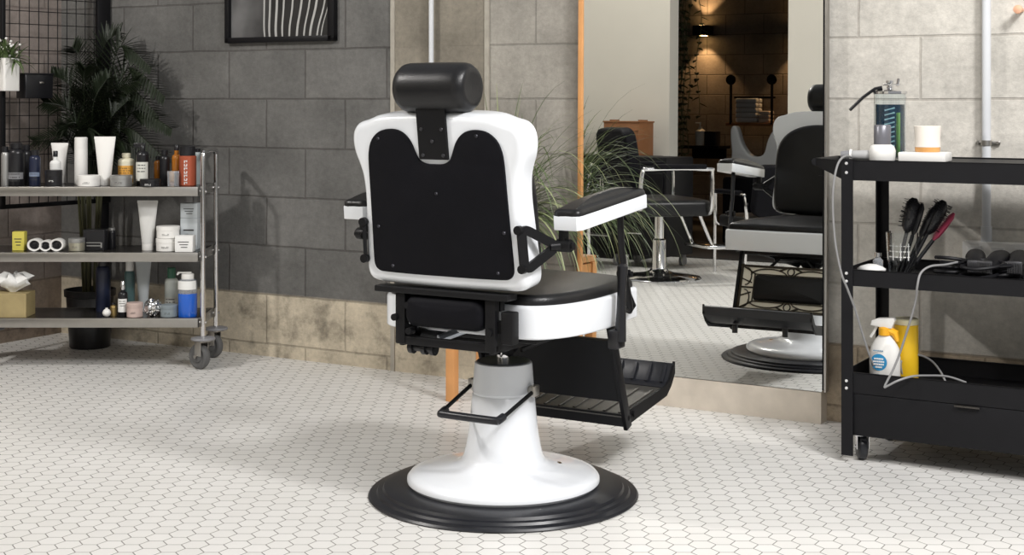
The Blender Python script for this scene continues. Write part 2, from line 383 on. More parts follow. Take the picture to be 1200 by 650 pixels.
mr = N.new('ShaderNodeMapRange'); mr.inputs[1].default_value = -.22; mr.inputs[2].default_value = -.04; mr.inputs[3].default_value = .26; mr.inputs[4].default_value = .03; L.new(sp.outputs[0], mr.inputs[0])
ma = N.new('ShaderNodeMath'); ma.operation = 'MULTIPLY'; L.new(mr.outputs[0], ma.inputs[0]); L.new(nz.outputs[0], ma.inputs[1])
L.new(ma.outputs[0], b.inputs['Base Color'])
bm = BM(); box(bm, (0, -.006, HP/2), (wp-.02, .008, HP-.02)); fin('print', bm, pm, t, 0)
for k, (x0, x1, w_) in enumerate(((.375, .37, .02), (.425, .43, .024), (.49, .5, .03), (.555, .57, .022), (.625, .66, .022), (.70, .75, .026), (.77, .83, .02), (.83, .90, .028), (.90, .98, .02), (.94, 1.02, .012))):
    P0 = Vector((-wp/2+fw+(wp-2.5*fw)*x0-.012, -.0105, fw)); P1 = Vector((-wp/2+fw+(wp-2.5*fw)*x1-.012, -.0105, .17))
    bm = BM(); pts = smoothpath([P0, (P0*.7+P1*.3)+Vector((-.003, 0, 0)), P1, P1+Vector((.02 if k > 4 else 0, 0, .2))], 4)
    for a, c in zip(pts, pts[1:]):
        if c.z > HP-.03 or c.x > wp/2-1.6*fw: break
        hw = w_*.2
        v = [bm.verts.new(q) for q in (a+Vector((-hw, 0, 0)), a+Vector((hw, 0, 0)), c+Vector((hw, 0, 0)), c+Vector((-hw, 0, 0)))]; bm.faces.new(v)
    fin('printed_stripe', bm, mat('print_white', (.40, .40, .385), .5), t, 0)
# ================================================================== BARBER CHAIR
CY = math.radians(-31)
ch = thing('barber_chair', 'white barber chair with black back panel and headrest, seen from behind on round black base', 'chair', (-.023, 3.877, 0), CY)
# base
bm = BM(); lathe(bm, [(.30, 0), (.357, 0), (.360, .004), (.356, .009), (.338, .012), (.334, .018), (.322, .020), (.318, .027), (.300, .031), (.250, .033), (.2, .033)], 96); fin('base_ring', bm, RUB, ch)
bm = BM(); lathe(bm, [(.235, .030), (.250, .032), (.257, .040), (.2565, .049), (.249, .058), (.232, .064), (.19, .071), (.15, .078), (.125, .085), (.112, .094), (.105, .108), (.100, .13), (.092, .175), (.0835, .268), (.0815, .270), (.0815, .274), (.083, .276), (.0775, .345), (.0765, .352), (.073, .354), (.068, .354)], 96); fin('pedestal', bm, WHITE, ch)
bm = BM(); lathe(bm, [(.0, .350), (.066, .350), (.072, .3545), (.070, .3565), (.03, .358), (.0, .358)], 64); fin('top_cap', bm, mat('slate_cap', (.06, .065, .08), .3), ch)
for a in (200, 320):
    bm = BM(); r = .185; x, y = r*math.cos(math.radians(a-31+31)), r*math.sin(math.radians(a))
    lathe(bm, [(.014, .066), (.016, .072), (.012, .078), (.006, .079)], 14, Matrix.Translation((x*.8, abs(y)*.6+.02, 0))); fin('base_bolt', bm, mat('worn_brass', (.30, .22, .12), .4, .9), ch)
bm = BM(); cyl(bm, (0, 0, .35), (0, 0, .43), .017, n=24); fin('piston', bm, CHR, ch)
# pump handle
for sx in (1, -1):
    bm = BM(); cyl(bm, (sx*.074, .0, .285), (sx*.104, .0, .285), .012, n=12); box(bm, (sx*.096, 0, .285), (.018, .030, .030), bev=.004); fin('pump_pivot', bm, STEEL, ch)
bm = BM(); tube(bm, smoothpath([(.096, 0, .285), (.093, -.08, .262), (.089, -.155, .240), (.078, -.172, .236), (.0, -.172, .236), (-.078, -.172, .236), (-.089, -.155, .240), (-.093, -.08, .262), (-.096, 0, .285)], 6), .0055, 10); fin('pump_handle', bm, BMET, ch)
bm = BM(); tube(bm, smoothpath([(.088, -.145, .242), (.086, -.166, .237), (.072, -.173, .236), (-.072, -.173, .236), (-.086, -.166, .237), (-.088, -.145, .242)], 5), .0105, 12); g_ = fin('handle_grip', bm, RUB, ch)
# yoke and under-seat mechanism
bm = BM(); box(bm, (0, .0, .425), (.20, .30, .03), bev=.005)
lathe(bm, [(.028, .375), (.05, .40), (.07, .415)], 24)
for sx in (-1, 1): tube(bm, [(sx*.03, -.02, .385), (sx*.11, -.24, .455)], .014, 8); tube(bm, [(sx*.04, .02, .39), (sx*.15, .18, .45)], .014, 8)
box(bm, (0, .03, .45), (.40, .40, .022), bev=.004)
fin('seat_mount', bm, BMET, ch)
bm = BM()
for x0, x1 in ((-.150, -.120), (.120, .150)):
    box(bm, ((x0+x1)/2, -.275, .498), (x1-x0, .022, .135), bev=.003)
    box(bm, ((x0+x1)/2, -.19, .45), (.014, .18, .05), bev=.003)
box(bm, (0, -.275, .440), (.30, .018, .022), bev=.003)
box(bm, (.178, -.262, .492), (.034, .034, .08), bev=.004); box(bm, (.15, -.262, .492), (.05, .02, .03))
for x, z in ((-.150, .497), (-.11, .53), (-.105, .465), (.135, .48)): cyl(bm, (x, -.272, z), (x, -.293, z), .009, n=14)
box(bm, (-.01, -.270, .568), (.40, .05, .016), bev=.003); box(bm, (0, -.25, .545), (.30, .02, .03))
fin('rear_frame', bm, BMET, ch)
bm = BM(); slab(bm, rrect(.235, .080, .03), -.03, .03, .02, .02, frame_M((-.002, -.265, .517), (1, 0, 0), (0, 0, 1), (0, -1, 0)), dome=.004); fin('rear_pad', bm, LEATHM, ch)
bm = BM(); tube(bm, [(-.04, -.25, .445), (.045, -.12, .485)], .011, 8); fin('recline_strut', bm, mat('grey_steel', (.35, .38, .42), .3, .8), ch)
bm = BM()
cyl(bm, (-.125, -.26, .420), (-.04, -.26, .420), .010, n=16)
for x in (-.12, -.08, -.055): cyl(bm, (x, -.26, .420), (x+.012, -.26, .420), .0165, n=16)
fin('recline_knob', bm, BLKP, ch)
bm = BM(); tube(bm, smoothpath([(.01, -.03, .372), (.03, -.03, .40), (.10, -.01, .425), (.14, .0, .432)], 5), .0038, 8); fin('release_rod', bm, CHR, ch)
# seat: white rim and leather cushion
half = [(0, -.215), (.10, -.217), (.165, -.222), (.215, -.215), (.252, -.180), (.280, -.11), (.292, -.01), (.290, .08), (.280, .17), (.272, .235), (.268, .262), (.250, .275), (.18, .282), (.09, .285), (0, .286)]
sp_ = [Vector(p) for p in half]+[Vector((-x, y)) for x, y in half[-2:0:-1]]
so = smooth2(sp_, 3)
bm = BM(); slab(bm, so, .458, .542, .006, .010, I4); fin('seat_rim', bm, WHITE, ch, 35)
cu = [Vector((p.x*.965, p.y*.965)) for p in so]
bm = BM(); slab(bm, cu, .540, .568, .002, .020, I4, dome=.022, steps=8); fin('seat_cushion', bm, LEATH, ch, 60)
# backrest
nb = Vector((0, -1, -.135)).normalized(); ub = Vector((0, -.135, 1)).normalized(); OB = Vector((0, -.335, .97))
BMx = frame_M(OB, (1, 0, 0), ub, nb)      # x right, y up the back, z out of the rear face
def bw(x, z): return Vector((x, (z-.97)*1.009))
hs = [(.0, 1.017), (.06, 1.018), (.13, 1.016), (.172, 1.011), (.206, 1.0), (.236, .991), (.253, .972), (.258, .945), (.254, .915), (.243, .885), (.235, .855), (.232, .81), (.234, .76), (.238, .70), (.242, .65), (.2425, .615), (.235, .594), (.215, .583), (.17, .580), (.08, .578), (0, .577)]
so = smooth2([bw(*p) for p in hs]+[bw(-x, z) for x, z in hs[-2:0:-1]], 3)
bm = BM(); slab(bm, so, -.072, 0, .004, .022, BMx, seg=5); fin('back_shell', bm, WHITE, ch, 35)
hp = [(0, .893), (.025, .894), (.045, .903), (.055, .920), (.066, .945), (.082, .965), (.105, .977), (.135, .979), (.163, .972), (.186, .953), (.198, .925), (.202, .89), (.2035, .82), (.206, .73), (.2085, .65), (.206, .628), (.195, .616), (.17, .6125), (.08, .611), (0, .611)]
so2 = smooth2([bw(*p) for p in hp]+[bw(-x, z) for x, z in hp[-2:0:-1]], 3)
bm = BM(); slab(bm, so2, -.002, .007, 0, .003, BMx, seg=2); bp_ = fin('back_panel', bm, LEATHM, ch, 35)
for x, z in ((-.165, .955), (.13, .965), (-.185, .73), (.19, .73), (-.15, .63), (.165, .63), (0, .82)):
    p = BMx @ Vector((x, (z-.97)*1.009, .0065)); bm = BM(); cyl(bm, p, p+nb*.0025, .005, .003, 12); fin('screw', bm, mat('dark_screw', (.06, .06, .07), .3, .8), bp_)
fc = [(0, .955), (.07, .954), (.13, .942), (.18, .915), (.212, .875), (.225, .82), (.227, .74), (.228, .66), (.222, .60), (.2, .575), (.1, .57), (0, .57)]
so3 = smooth2([bw(*p) for p in fc]+[bw(-x, z) for x, z in fc[-2:0:-1]], 3)
BMf = frame_M(OB, (-1, 0, 0), ub, -nb)
bm = BM(); slab(bm, so3, .066, .118, .0, .024, BMf, dome=.012, seg=5); fin('back_cushion', bm, LEATH, ch, 60)
# headrest
bm = BM()
slab(bm, [(-.043, -.066), (.043, -.066), (.043, .062), (-.043, .062)], .0, .007, 0, .0015, BMx)
hpz = fin('headrest_plate', bm, BMET, ch, 30)
for x, z in ((-.03, .01), (.03, .01), (0, -.02), (-.03, -.055), (.03, -.055)):
    p = BMx @ Vector((x, z, .0065)); bm = BM(); cyl(bm, p, p+nb*.003, .005, .004, 12); fin('screw', bm, mat('grey_screw', (.12, .12, .13), .3, .9), hpz)
bm = BM(); box(bm, (0, -.325, 1.035), (.05, .02, .05), bev=.003); cyl(bm, (-.025, -.338, 1.027), (.025, -.338, 1.027), .005, n=12); fin('headrest_hinge', bm, GREYP, ch)
bm = BM(); R_ = .064; hl = .106
M_ = frame_M((0, -.315, 1.082), (0, 1, 0), (0, 0, 1), (1, 0, 0))
prof = [(.0, -hl+.004), (.036, -hl+.001), (.044, -hl), (.052, -hl+.005), (.060, -hl+.016), (.0625, -hl+.03), (.063, -.04), (.063, .04), (.0625, hl-.03), (.060, hl-.016), (.052, hl-.005), (.044, hl), (.036, hl-.001), (.0, hl-.004)]
lathe(bm, prof, 48, M_); fin('headrest_cushion', bm, LEATH, ch, 60)
# armrests
for sx in (1, -1):
    X = .320*sx
    rear = Vector((X, -.235, .735)); front = Vector((X, .145, .770))
    fy = (front-rear).normalized(); fx = Vector((1, 0, 0)); fz = fx.cross(fy).normalized(); L_ = (front-rear).length
    AM = frame_M(rear, fx, fy, fz)
    ol = [(-.040, .012), (-.032, .0), (.030, .0), (.040, .016), (.040, L_-.012), (.032, L_), (-.030, L_), (-.040, L_-.014)]
    bm = BM(); slab(bm, ol, 0, .035, .002, .002, AM, seg=2); fin('armrest_base', bm, WHITE, ch, 30)
    oc = smooth2([Vector(p) for p in ((-.034, .006), (0, .002), (.034, .008), (.038, .06), (.038, .19), (.037, L_-.03), (.028, L_-.005), (0, L_-.001), (-.028, L_-.006), (-.037, L_-.04), (-.038, .19), (-.038, .06))], 4)
    bm = BM(); slab(bm, oc, .034, .052, 0, .014, AM, dome=.015, seg=4); fin('armrest_pad', bm, LEATH, ch, 60)
    # knob joint below the rear of the arm
    bm = BM(); j = Vector((.302*sx, -.213, .697))
    box(bm, j+Vector((0, 0, .02)), (.018, .022, .05), bev=.002); cyl(bm, j-Vector((.018*sx, 0, 0)), j+Vector((.022*sx, 0, 0)), .016, n=20, bev=.003); cyl(bm, j+Vector((.022*sx, 0, 0)), j+Vector((.028*sx, 0, 0)), .009, n=12)
    fin('arm_joint', bm, BMET, ch)
    # triangular bracket with a hole
    bm = BM(); a = Vector((.232*sx, -.308, .738)); c = Vector((.236*sx, -.296, .643))
    cen = (a+c+j)/3; tri = [a.lerp(cen, .36)+Vector((.004*sx, 0, .004)), c.lerp(cen, .36)+Vector((.004*sx, 0, -.004)), j.lerp(cen, .52)]
    e3 = (c-a).cross(j-a).normalized(); e1 = (a-c).normalized(); e2 = e3.cross(e1)
    flat2 = [Vector(((p-cen).dot(e1), (p-cen).dot(e2))) for p in tri]
    if area2(flat2) < 0: flat2 = flat2[::-1]
    # outward normals of a counter-clockwise outline
    inn, out = [], []
    for q in range(3):
        p, pv, nx = flat2[q], flat2[q-1], flat2[(q+1) % 3]; d0 = (p-pv).normalized(); d1 = (nx-p).normalized()
        a0 = math.atan2(-d0.x, d0.y); a1 = math.atan2(-d1.x, d1.y)
        while a1 < a0: a1 += 2*PI
        for k in range(7):
            an = a0+(a1-a0)*k/6; inn.append(p); out.append(p+Vector((math.cos(an), math.sin(an)))*.0225)
    P3 = lambda v, h: cen+e1*v.x+e2*v.y+e3*h
    rows = [[bm.verts.new(P3(v, h)) for v in L] for L, h in ((out, .005), (out, -.005))]
    irow = [[bm.verts.new(P3(v, h)) for v in flat2] for h in (.005, -.005)]
    n_ = len(out)
    for q in range(n_):
        r_ = (q+1) % n_; c0, c1_ = q//7, r_//7
        bm.faces.new((rows[0][q], rows[0][r_], rows[1][r_], rows[1][q]))
        for h in (0, 1):
            if c0 == c1_: bm.faces.new((rows[h][q], rows[h][r_], irow[h][c0]))
            else: bm.faces.new((rows[h][q], rows[h][r_], irow[h][c1_], irow[h][c0]))
    for q in range(3): bm.faces.new((irow[0][q], irow[0][(q+1) % 3], irow[1][(q+1) % 3], irow[1][q]))
    tube(bm, [j.lerp(cen, .5), j], .011, 10)
    for q in (a, c): cyl(bm, q+Vector((0, .004, 0)), q+Vector((0, -.010, 0)), .011, n=14)
    fin('arm_bracket', bm, BMET, ch)
    # front post
    bm = BM(); tube(bm, [(.305*sx, .085, .765), (.302*sx, .10, .66), (.298*sx, .135, .57), (.296*sx, .165, .49)], .015, 8, flat=.45)
    tube(bm, [(.297*sx, .10, .60), (.293*sx, .19, .50), (.292*sx, .17, .487), (.297*sx, .12, .50)], .007, 8)
    cyl(bm, (.285*sx, .115, .595), (.318*sx, .115, .595), .011, n=14); cyl(bm, (.318*sx, .115, .595), (.326*sx, .115, .595), .007, n=10)
    fin('arm_post', bm, BMET, ch)
# recline lever on the near side
bm = BM(); tube(bm, [(.318, .06, .425), (.318, .062, .45), (.318, .066, .50), (.318, .07, .56), (.318, .073, .60), (.318, .074, .618), (.318, .074, .625)], .011, 12, rs=[.016, .015, .0125, .0115, .0135, .014, .008])
box(bm, (.305, .065, .43), (.03, .05, .05), bev=.006); fin('recline_lever', bm, BLKP, ch)
# calf rest frame, struts and footplate
def LP(y0, z0, y1, z1, t): return (y0+(y1-y0)*t, z0+(z1-z0)*t)
ca = Vector((0, .205, .425)); cb_ = Vector((0, .298, .165)); cd = (cb_-ca).normalized()      # down the calf rest
cn = Vector((1, 0, 0)).cross(-cd).normalized()                                               # faces forward/up or back
if cn.y < 0: cn = -cn
for sx in (1, -1):
    bm = BM(); M_ = frame_M(((ca+cb_)/2)+Vector((.218*sx, 0, 0)), (1, 0, 0), -cd, Vector((1, 0, 0)).cross(-cd))
    Lc = (cb_-ca).length; box(bm, (0, 0, 0), (.012, Lc+.05, .032), bev=.002); bmesh.ops.transform(bm, matrix=M_, verts=bm.verts[:])
    box(bm, ca+Vector((.218*sx, .012, .030)), (.03, .05, .012), bev=.003)
    fin('footrest_strut', bm, BMET, ch)
CM = frame_M(ca+cd*.125, (-1, 0, 0), -cd, cn)  # panel centre frame: x to chair left, y up, z to the front
pw, ph = .42, .185
bm = BM(); box(bm, (0, 0, -.002), (pw, ph, .006)); bmesh.ops.transform(bm, matrix=CM, verts=bm.verts[:]); fin('calf_backplate', bm, BMET, ch, 0)
bm = BM(); box(bm, (0, 0, .003), (pw-.012, ph-.012, .004)); bmesh.ops.transform(bm, matrix=CM, verts=bm.verts[:]); fin('calf_inlay', bm, CREAM, ch, 0)
bm = BM(); slab(bm, rrect(.29, .105, .012), .004, .022, 0, .012, CM, dome=.008); fin('calf_pad', bm, LEATH, ch, 60)
bm = BM()
def bar2(p, q, w_, h=.009):
    p, q = Vector(p), Vector(q); d = q-p; a = math.atan2(d.y, d.x)
    vs_ = box(bm, (0, 0, 0), (d.length+w_*.6, w_*.75, h)); bmesh.ops.transform(bm, matrix=CM @ Matrix.Translation(((p.x+q.x)/2, (p.y+q.y)/2, .006)) @ Matrix.Rotation(a, 4, 'Z'), verts=vs_)
def arc2(c, rx, ry, a0, a1, w_, k=12):
    P = [(c[0]+rx*math.cos(math.radians(a0+(a1-a0)*i/k)), c[1]+ry*math.sin(math.radians(a0+(a1-a0)*i/k))) for i in range(k+1)]
    for p, q in zip(P, P[1:]): bar2(p, q, w_)
for sy in (1, -1): bar2((-pw/2, sy*(ph/2-.004)), (pw/2, sy*(ph/2-.004)), .012); bar2((-.15, sy*.056), (.15, sy*.056), .005)
for sx in (1, -1):
    bar2((sx*(pw/2-.005), -ph/2), (sx*(pw/2-.005), ph/2), .012); bar2((sx*.149, -.056), (sx*.149, .056), .005)
    for sy in (1, -1):
        arc2((sx*.09, sy*.052), .075, .027, 0, 180 if sy > 0 else -180, .006)
        arc2((sx*.185, sy*.045), .022, .035, 90*(1 if sx*sy > 0 else 1), 270, .005) if sx > 0 else arc2((sx*.185, sy*.045), .022, .035, -90, 90, .005)
        bar2((sx*.15, sy*.058), (sx*.2, sy*.085), .007); bar2((sx*.16, sy*.02), (sx*.2, sy*.035), .006)
        bar2((sx*.02, sy*.085), (sx*.045, sy*.075), .008)
    bar2((sx*.15, 0), (sx*.203, 0), .008)
for sy in (1, -1): arc2((0, sy*.072), .014, .014, 0, 360, .005, 16); 
fin('calf_filigree', bm, GOLD, ch, 0)
bm = BM(); p0 = CM @ Vector((-.09, ph/2, 0)); p1 = CM @ Vector((-.055, ph/2+.035, 0)); p2 = CM @ Vector((.055, ph/2+.035, 0)); p3 = CM @ Vector((.09, ph/2, 0)); tube(bm, [p0, p1, p2, p3], .006, 8); fin('calf_handle', bm, BMET, ch)
# footplate: ribbed tray tilting up with a raised front lip
fa = Vector((0, .285, .172)); fb = Vector((0, .560, .205)); fd = (fb-fa).normalized(); fn = Vector((1, 0, 0)).cross(fd).normalized()
FM = frame_M(fa, (1, 0, 0), fd, fn)
bm = BM(); Lf = (fb-fa).length; box(bm, (0, Lf/2, 0), (.43, Lf, .008)); 
for k in range(-4, 5): box(bm, (k*.048, Lf/2-.01, .006), (.008, Lf-.06, .005), bev=.001, seg=1)
bmesh.ops.transform(bm, matrix=FM, verts=bm.verts[:]); fin('footplate', bm, GRIP, ch, 30)
bm = BM(); prof = [(Lf, 0, 0), (Lf+.03, .012, 0), (Lf+.052, .035, 0), (Lf+.062, .062, 0)]
lo = []
for (yy, zz, _), th in zip(prof, (.006, .006, .006, .005)):
    pass
pr_o = [(Lf-.005, -.006), (Lf+.032, .002), (Lf+.060, .024), (Lf+.070, .056), (Lf+.062, .060), (Lf+.050, .036), (Lf+.026, .012), (Lf-.005, .006)]
rings(bm, [[FM @ Vector((xx, y, z)) for y, z in pr_o] for xx in (-.215, -.21, .21, .215)])
for k in range(-4, 5):
    rings(bm, [[FM @ Vector((k*.048+xx, y, z)) for y, z in ((Lf+.020, .012), (Lf+.046, .036), (Lf+.058, .054), (Lf+.055, .056), (Lf+.041, .038), (Lf+.017, .015))] for xx in (-.004, .004)])
fin('footplate_lip', bm, RUB, ch, 30)
bm = BM()
for sx in (1, -1):
    pts = [(0, -.022), (.02, -.026), (Lf, -.020), (Lf+.035, .0), (Lf+.064, .03), (Lf+.068, .064), (Lf+.055, .05), (Lf+.03, .02), (Lf, .010), (0, .014)]
    rings(bm, [[FM @ Vector((sx*.214+xx, y, z)) for y, z in pts] for xx in (-.004, .004)])
    for yy in (.015, .055): p = FM @ Vector((sx*.218, yy, -.004)); cyl(bm, p, p+Vector((sx*.006, 0, 0)), .008, n=12)
box(bm, FM @ Vector((0, .004, -.008)), (.43, .010, .034))
fin('footplate_rail', bm, BMET, ch, 30)
for sx in (1, -1): p = FM @ Vector((sx*.10, Lf+.02, -.006)); bm = BM(); cyl(bm, p, p-Vector((0, 0, .03)), .011, n=12); fin('footplate_foot', bm, BLKP, ch)
# ================================================================== PLANT STAND + GRASSY PLANT
SC = W(1.53, .26, 0); zst = .47
t = thing('plant_stand', 'orange pine stool with square legs behind the barber chair', 'stool', SC, WYAW)
hx, hy = .112, .100
bm = BM(); box(bm, (0, 0, zst-.012), (2*hx+.03, 2*hy+.03, .024), bev=.004); fin('stand_top', bm, WOOD, t)
for sx in (1, -1):
    for sy in (1, -1):
        bm = BM(); box(bm, (sx*hx, sy*hy, (zst-.024)/2), (.034, .034, zst-.024), bev=.003); fin('leg', bm, WOOD, t)
bm = BM()
for sy in (1, -1): box(bm, (0, sy*hy, zst-.06), (2*hx, .02, .06), bev=.002)
for sx in (1, -1): box(bm, (sx*hx, 0, zst-.06), (.02, 2*hy, .06), bev=.002)
fin('apron', bm, WOOD, t)
GRASS = mat('grass_blade_green', (.085, .125, .045), .45, var=.5, scale=6)
GRASSL = mat('pale_blade', (.30, .34, .17), .45, var=.3, scale=6)
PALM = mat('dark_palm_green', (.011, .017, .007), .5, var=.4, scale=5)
def blade(bm, p0, dirv, L, droop, w_, n=10):
    d = Vector(dirv).normalized(); p = Vector(p0); side = d.cross(Vector((0, 0, 1))); side = side.normalized() if side.length > .05 else Vector((1, 0, 0))
    prev = None; st = L/n
    for i in range(n+1):
        f = i/n; ww = w_*(1-f**2.2)*(.6+.4*min(1, f*4))+.0004
        up = side.cross(d).normalized()
        row = [bm.verts.new(p-side*ww), bm.verts.new(p-up*ww*.35), bm.verts.new(p+side*ww)]
        if prev:
            bm.faces.new((prev[0], prev[1], row[1], row[0])); bm.faces.new((prev[1], prev[2], row[2], row[1]))
        prev = row; d = (d+Vector((0, 0, -droop*st*(1+2*f)))).normalized(); p = p+d*st
pt = thing('spiky_plant', 'potted grassy plant with long arching blades behind the barber chair', 'plant', W(1.55, .26, zst), WYAW)
bm = BM(); lathe(bm, [(.0, 0), (.075, 0), (.08, .004), (.098, .15), (.101, .155), (.094, .158), (.088, .145), (.0, .14)], 40); fin('pot', bm, mat('charcoal_pot', (.05, .05, .05), .6), pt)
bm = BM(); bl = BM(); random.seed(21)
for i in range(460):
    a = random.uniform(0, 2*PI); e = random.uniform(.35, 1.45); r = random.uniform(0, .06)
    dv = (math.cos(a)*math.cos(e), math.sin(a)*math.cos(e)*.8, math.sin(e))
    Lb = random.uniform(.28, .58)*(1.05 if e > 1.0 else .85)
    if dv[1] > .3: Lb *= .55                       # the wall stops them
    blade(bl if i % 7 == 0 else bm, (r*math.cos(a), r*math.sin(a), .14), dv, Lb, random.uniform(1.2, 4.2), random.uniform(.0022, .0045))
def off_wall(b_):
    for v in b_.verts:
        if v.co.y > .17: v.co.y = .17+(v.co.y-.17)*.06
off_wall(bm); off_wall(bl)
fin('foliage', bm, GRASS, pt, 0); o = fin('pale_blades', bl, GRASSL, pt, 0); o['label'] = 'pale yellowish blades'
bm = BM(); # few long blades arching right over the mirror
for dv, L_, dr in (((.95, -.25, 1.0), .62, 2.6), ((.8, -.15, 1.1), .66, 2.4), ((.9, -.3, .8), .6, 3.0), ((.8, -.35, .7), .52, 3.2), ((-.05, 0, 1), .50, .05), ((.15, 0, 1.2), .46, .6), ((.5, -.3, 1), .5, 2.6), ((1, -.3, .55), .50, 3.4)):
    blade(bm, (.02, -.01, .14), dv, L_, dr, .0045, 16)
off_wall(bm); fin('long_blades', bm, GRASSL, pt, 0)
# ================================================================== PALM
pp = thing('potted_palm', 'dark palm with feathery fronds in a black pot behind the steel trolley', 'plant', (-1.795, 6.17, 0), 0)
bm = BM(); lathe(bm, [(.0, 0), (.08, 0), (.084, .004), (.098, .215), (.106, .218), (.107, .245), (.100, .246), (.094, .22), (.0, .215)], 40); fin('pot', bm, BLKP, pp)
bm = BM()
for k in range(9):
    a = k*2.4; x, y = .025*math.cos(a), .025*math.sin(a)
    tube(bm, [(x, y, .2), (x*1.4, y*1.4, .45), (x*2.0, y*2.0, .70)], .006, 6)
fin('stems', bm, mat('palm_stem', (.05, .05, .02), .5, var=.3), pp)
def frond(p0, p1, p2, nl, ll, spread=1.):
    bm = BM(); P = [Vector(p0), Vector(p0).lerp(Vector(p1), .5), Vector(p1), Vector(p2)]
    path = smoothpath(P, 12); tube(bm, path, .003, 5, rs=[.004*(1-.7*i/len(path)) for i in range(len(path))])
    n = len(path); s0 = int(n*.30)
    for i in range(nl):
        f = i/(nl-1); q = s0+f*(n-1-s0); k = min(int(q), n-2); p = path[k].lerp(path[k+1], q-k); d = (path[k+1]-path[k]).normalized()
        L_ = ll*(.55+.45*math.sin(PI*min(1, .15+f*.85)))*(1-.35*f)
        sd = d.cross(Vector((0, -.8, .6))).normalized()
        for sg in (1, -1):
            blade(bm, p, d*.9+sd*sg*spread+Vector((0, random.uniform(-.15, .15), 0)), L_*random.uniform(.85, 1.1), 2.2, .0075, 5)
    return fin('frond', bm, PALM, pp, 0)
random.seed(5)
def fpx(px, py, Y): v = at(px, py, Y); return (v.x+1.795, v.y-6.17, v.z)
B0 = (.0, 0, .68)
for (a, b_) in (((150, 80, 6.1), (192, 112, 6.0)), ((140, 55, 6.12), (176, 78, 6.05)), ((158, 130, 6.05), (200, 150, 5.95)), ((150, 150, 6.0), (197, 190, 5.95)),
               ((85, 105, 6.15), (62, 88, 6.15)), ((98, 100, 6.1), (100, 80, 6.1)), ((82, 130, 6.1), (52, 120, 6.05)), ((118, 100, 6.15), (112, 72, 6.15)),
               ((76, 160, 6.05), (40, 165, 6.05)), ((110, 120, 5.98), (126, 92, 5.98)), ((90, 145, 5.97), (70, 150, 5.97)), ((130, 140, 6.0), (150, 118, 6.0)), ((100, 130, 6.2), (84, 112, 6.2)), ((140, 165, 6.0), (172, 185, 6.0)), ((120, 60, 6.16), (140, 38, 6.15)), ((125, 110, 6.02), (160, 95, 6.0)), ((105, 150, 5.96), (95, 175, 5.95)), ((120, 150, 6.1), (140, 170, 6.1)), ((95, 75, 6.18), (85, 55, 6.18)), ((145, 100, 6.08), (185, 135, 6.0)), ((112, 140, 6.15), (108, 105, 6.15))):
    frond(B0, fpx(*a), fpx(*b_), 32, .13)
# ================================================================== MESH GRID PANEL
mg0 = W(-.600, .04, 0); mg1 = W(-.675, .53, 0); mv = (mg1-mg0); ML = mv.length
t = thing('wire_grid_panel', 'black wire grid panel in a black frame at the top left, behind the palm', 'panel', (mg0.x, mg0.y, .60), math.atan2(mv.y, mv.x))
zlo, zhi = .0, 1.45
bm = BM(); box(bm, (.0, 0, (zlo+zhi)/2), (.066, .022, zhi-zlo), bev=.002); o = fin('frame_post', bm, BMET, t)
bm = BM(); box(bm, (ML/2, 0, .008), (ML, .018, .018), bev=.002); box(bm, (ML/2, 0, zhi-.01), (ML, .018, .018), bev=.002); box(bm, (ML-.009, 0, zhi/2), (.018, .018, zhi), bev=.002); fin('frame_rail', bm, BMET, t)
for k in (0.1,):
    bm = BM(); box(bm, (0, .04 if False else -.0, -.3), (.05, .022, .6), bev=.002); fin('frame_foot', bm, BMET, t)
bm = BM(); k = .045
x = k
while x < ML-.01: cyl(bm, (x, 0, .01), (x, 0, zhi-.01), .0019, n=6); x += .0455
z = .22
while z < zhi: cyl(bm, (0, .003, z), (ML, .003, z), .0019, n=6); z += .0545
fin('wire_grid', bm, BMET, t)
# small shelf box and flower pot hung on the panel
pz = at(10, 108, 6.02)
def on_panel(frac, z): p = mg0.lerp(mg1, frac); return Vector((p.x, p.y, z))
nrm = Vector((mv.y, -mv.x, 0)).normalized()
if nrm.x < 0: nrm = -nrm
pyaw = math.atan2(mv.y, mv.x)
t = thing('hanging_tray', 'small black box hung on the wire grid beside the white pot', 'box', on_panel(.74, 1.055)+nrm*.045, pyaw)
bm = BM(); box(bm, (0, 0, .05), (.13, .07, .10), bev=.004); box(bm, (0, 0, .102), (.138, .078, .006), bev=.002); fin('box_body', bm, BLKP, t)
bm = BM(); box(bm, (-.01, .037, .065), (.02, .004, .008), bev=.001); fin('latch', bm, STEEL, t)
t = thing('hanging_flower_pot', 'white square pot with flowering greenery hung on the wire grid', 'plant', on_panel(1.0, 1.085)+nrm*.05, pyaw)
bm = BM(); slab(bm, rrect(.075, .07, .01), 0, .135, .004, .004, I4); fin('pot', bm, WHP, t)
bm = BM(); random.seed(3)
for i in range(90):
    a = random.uniform(0, 2*PI); e = random.uniform(-.2, 1.4); blade(bm, (random.uniform(-.03, .03), random.uniform(-.03, .03), .13), (math.cos(a)*math.cos(e), math.sin(a)*math.cos(e), math.sin(e)), random.uniform(.05, .14), 6, .006, 5)
fin('foliage', bm, GRASS, t, 0)
bm = BM()
for i in range(26):
    bmesh.ops.create_icosphere(bm, subdivisions=1, radius=.006, matrix=Matrix.Translation((random.uniform(-.05, .05), random.uniform(-.05, .05), random.uniform(.10, .22))))
fin('blossoms', bm, WHP, t)
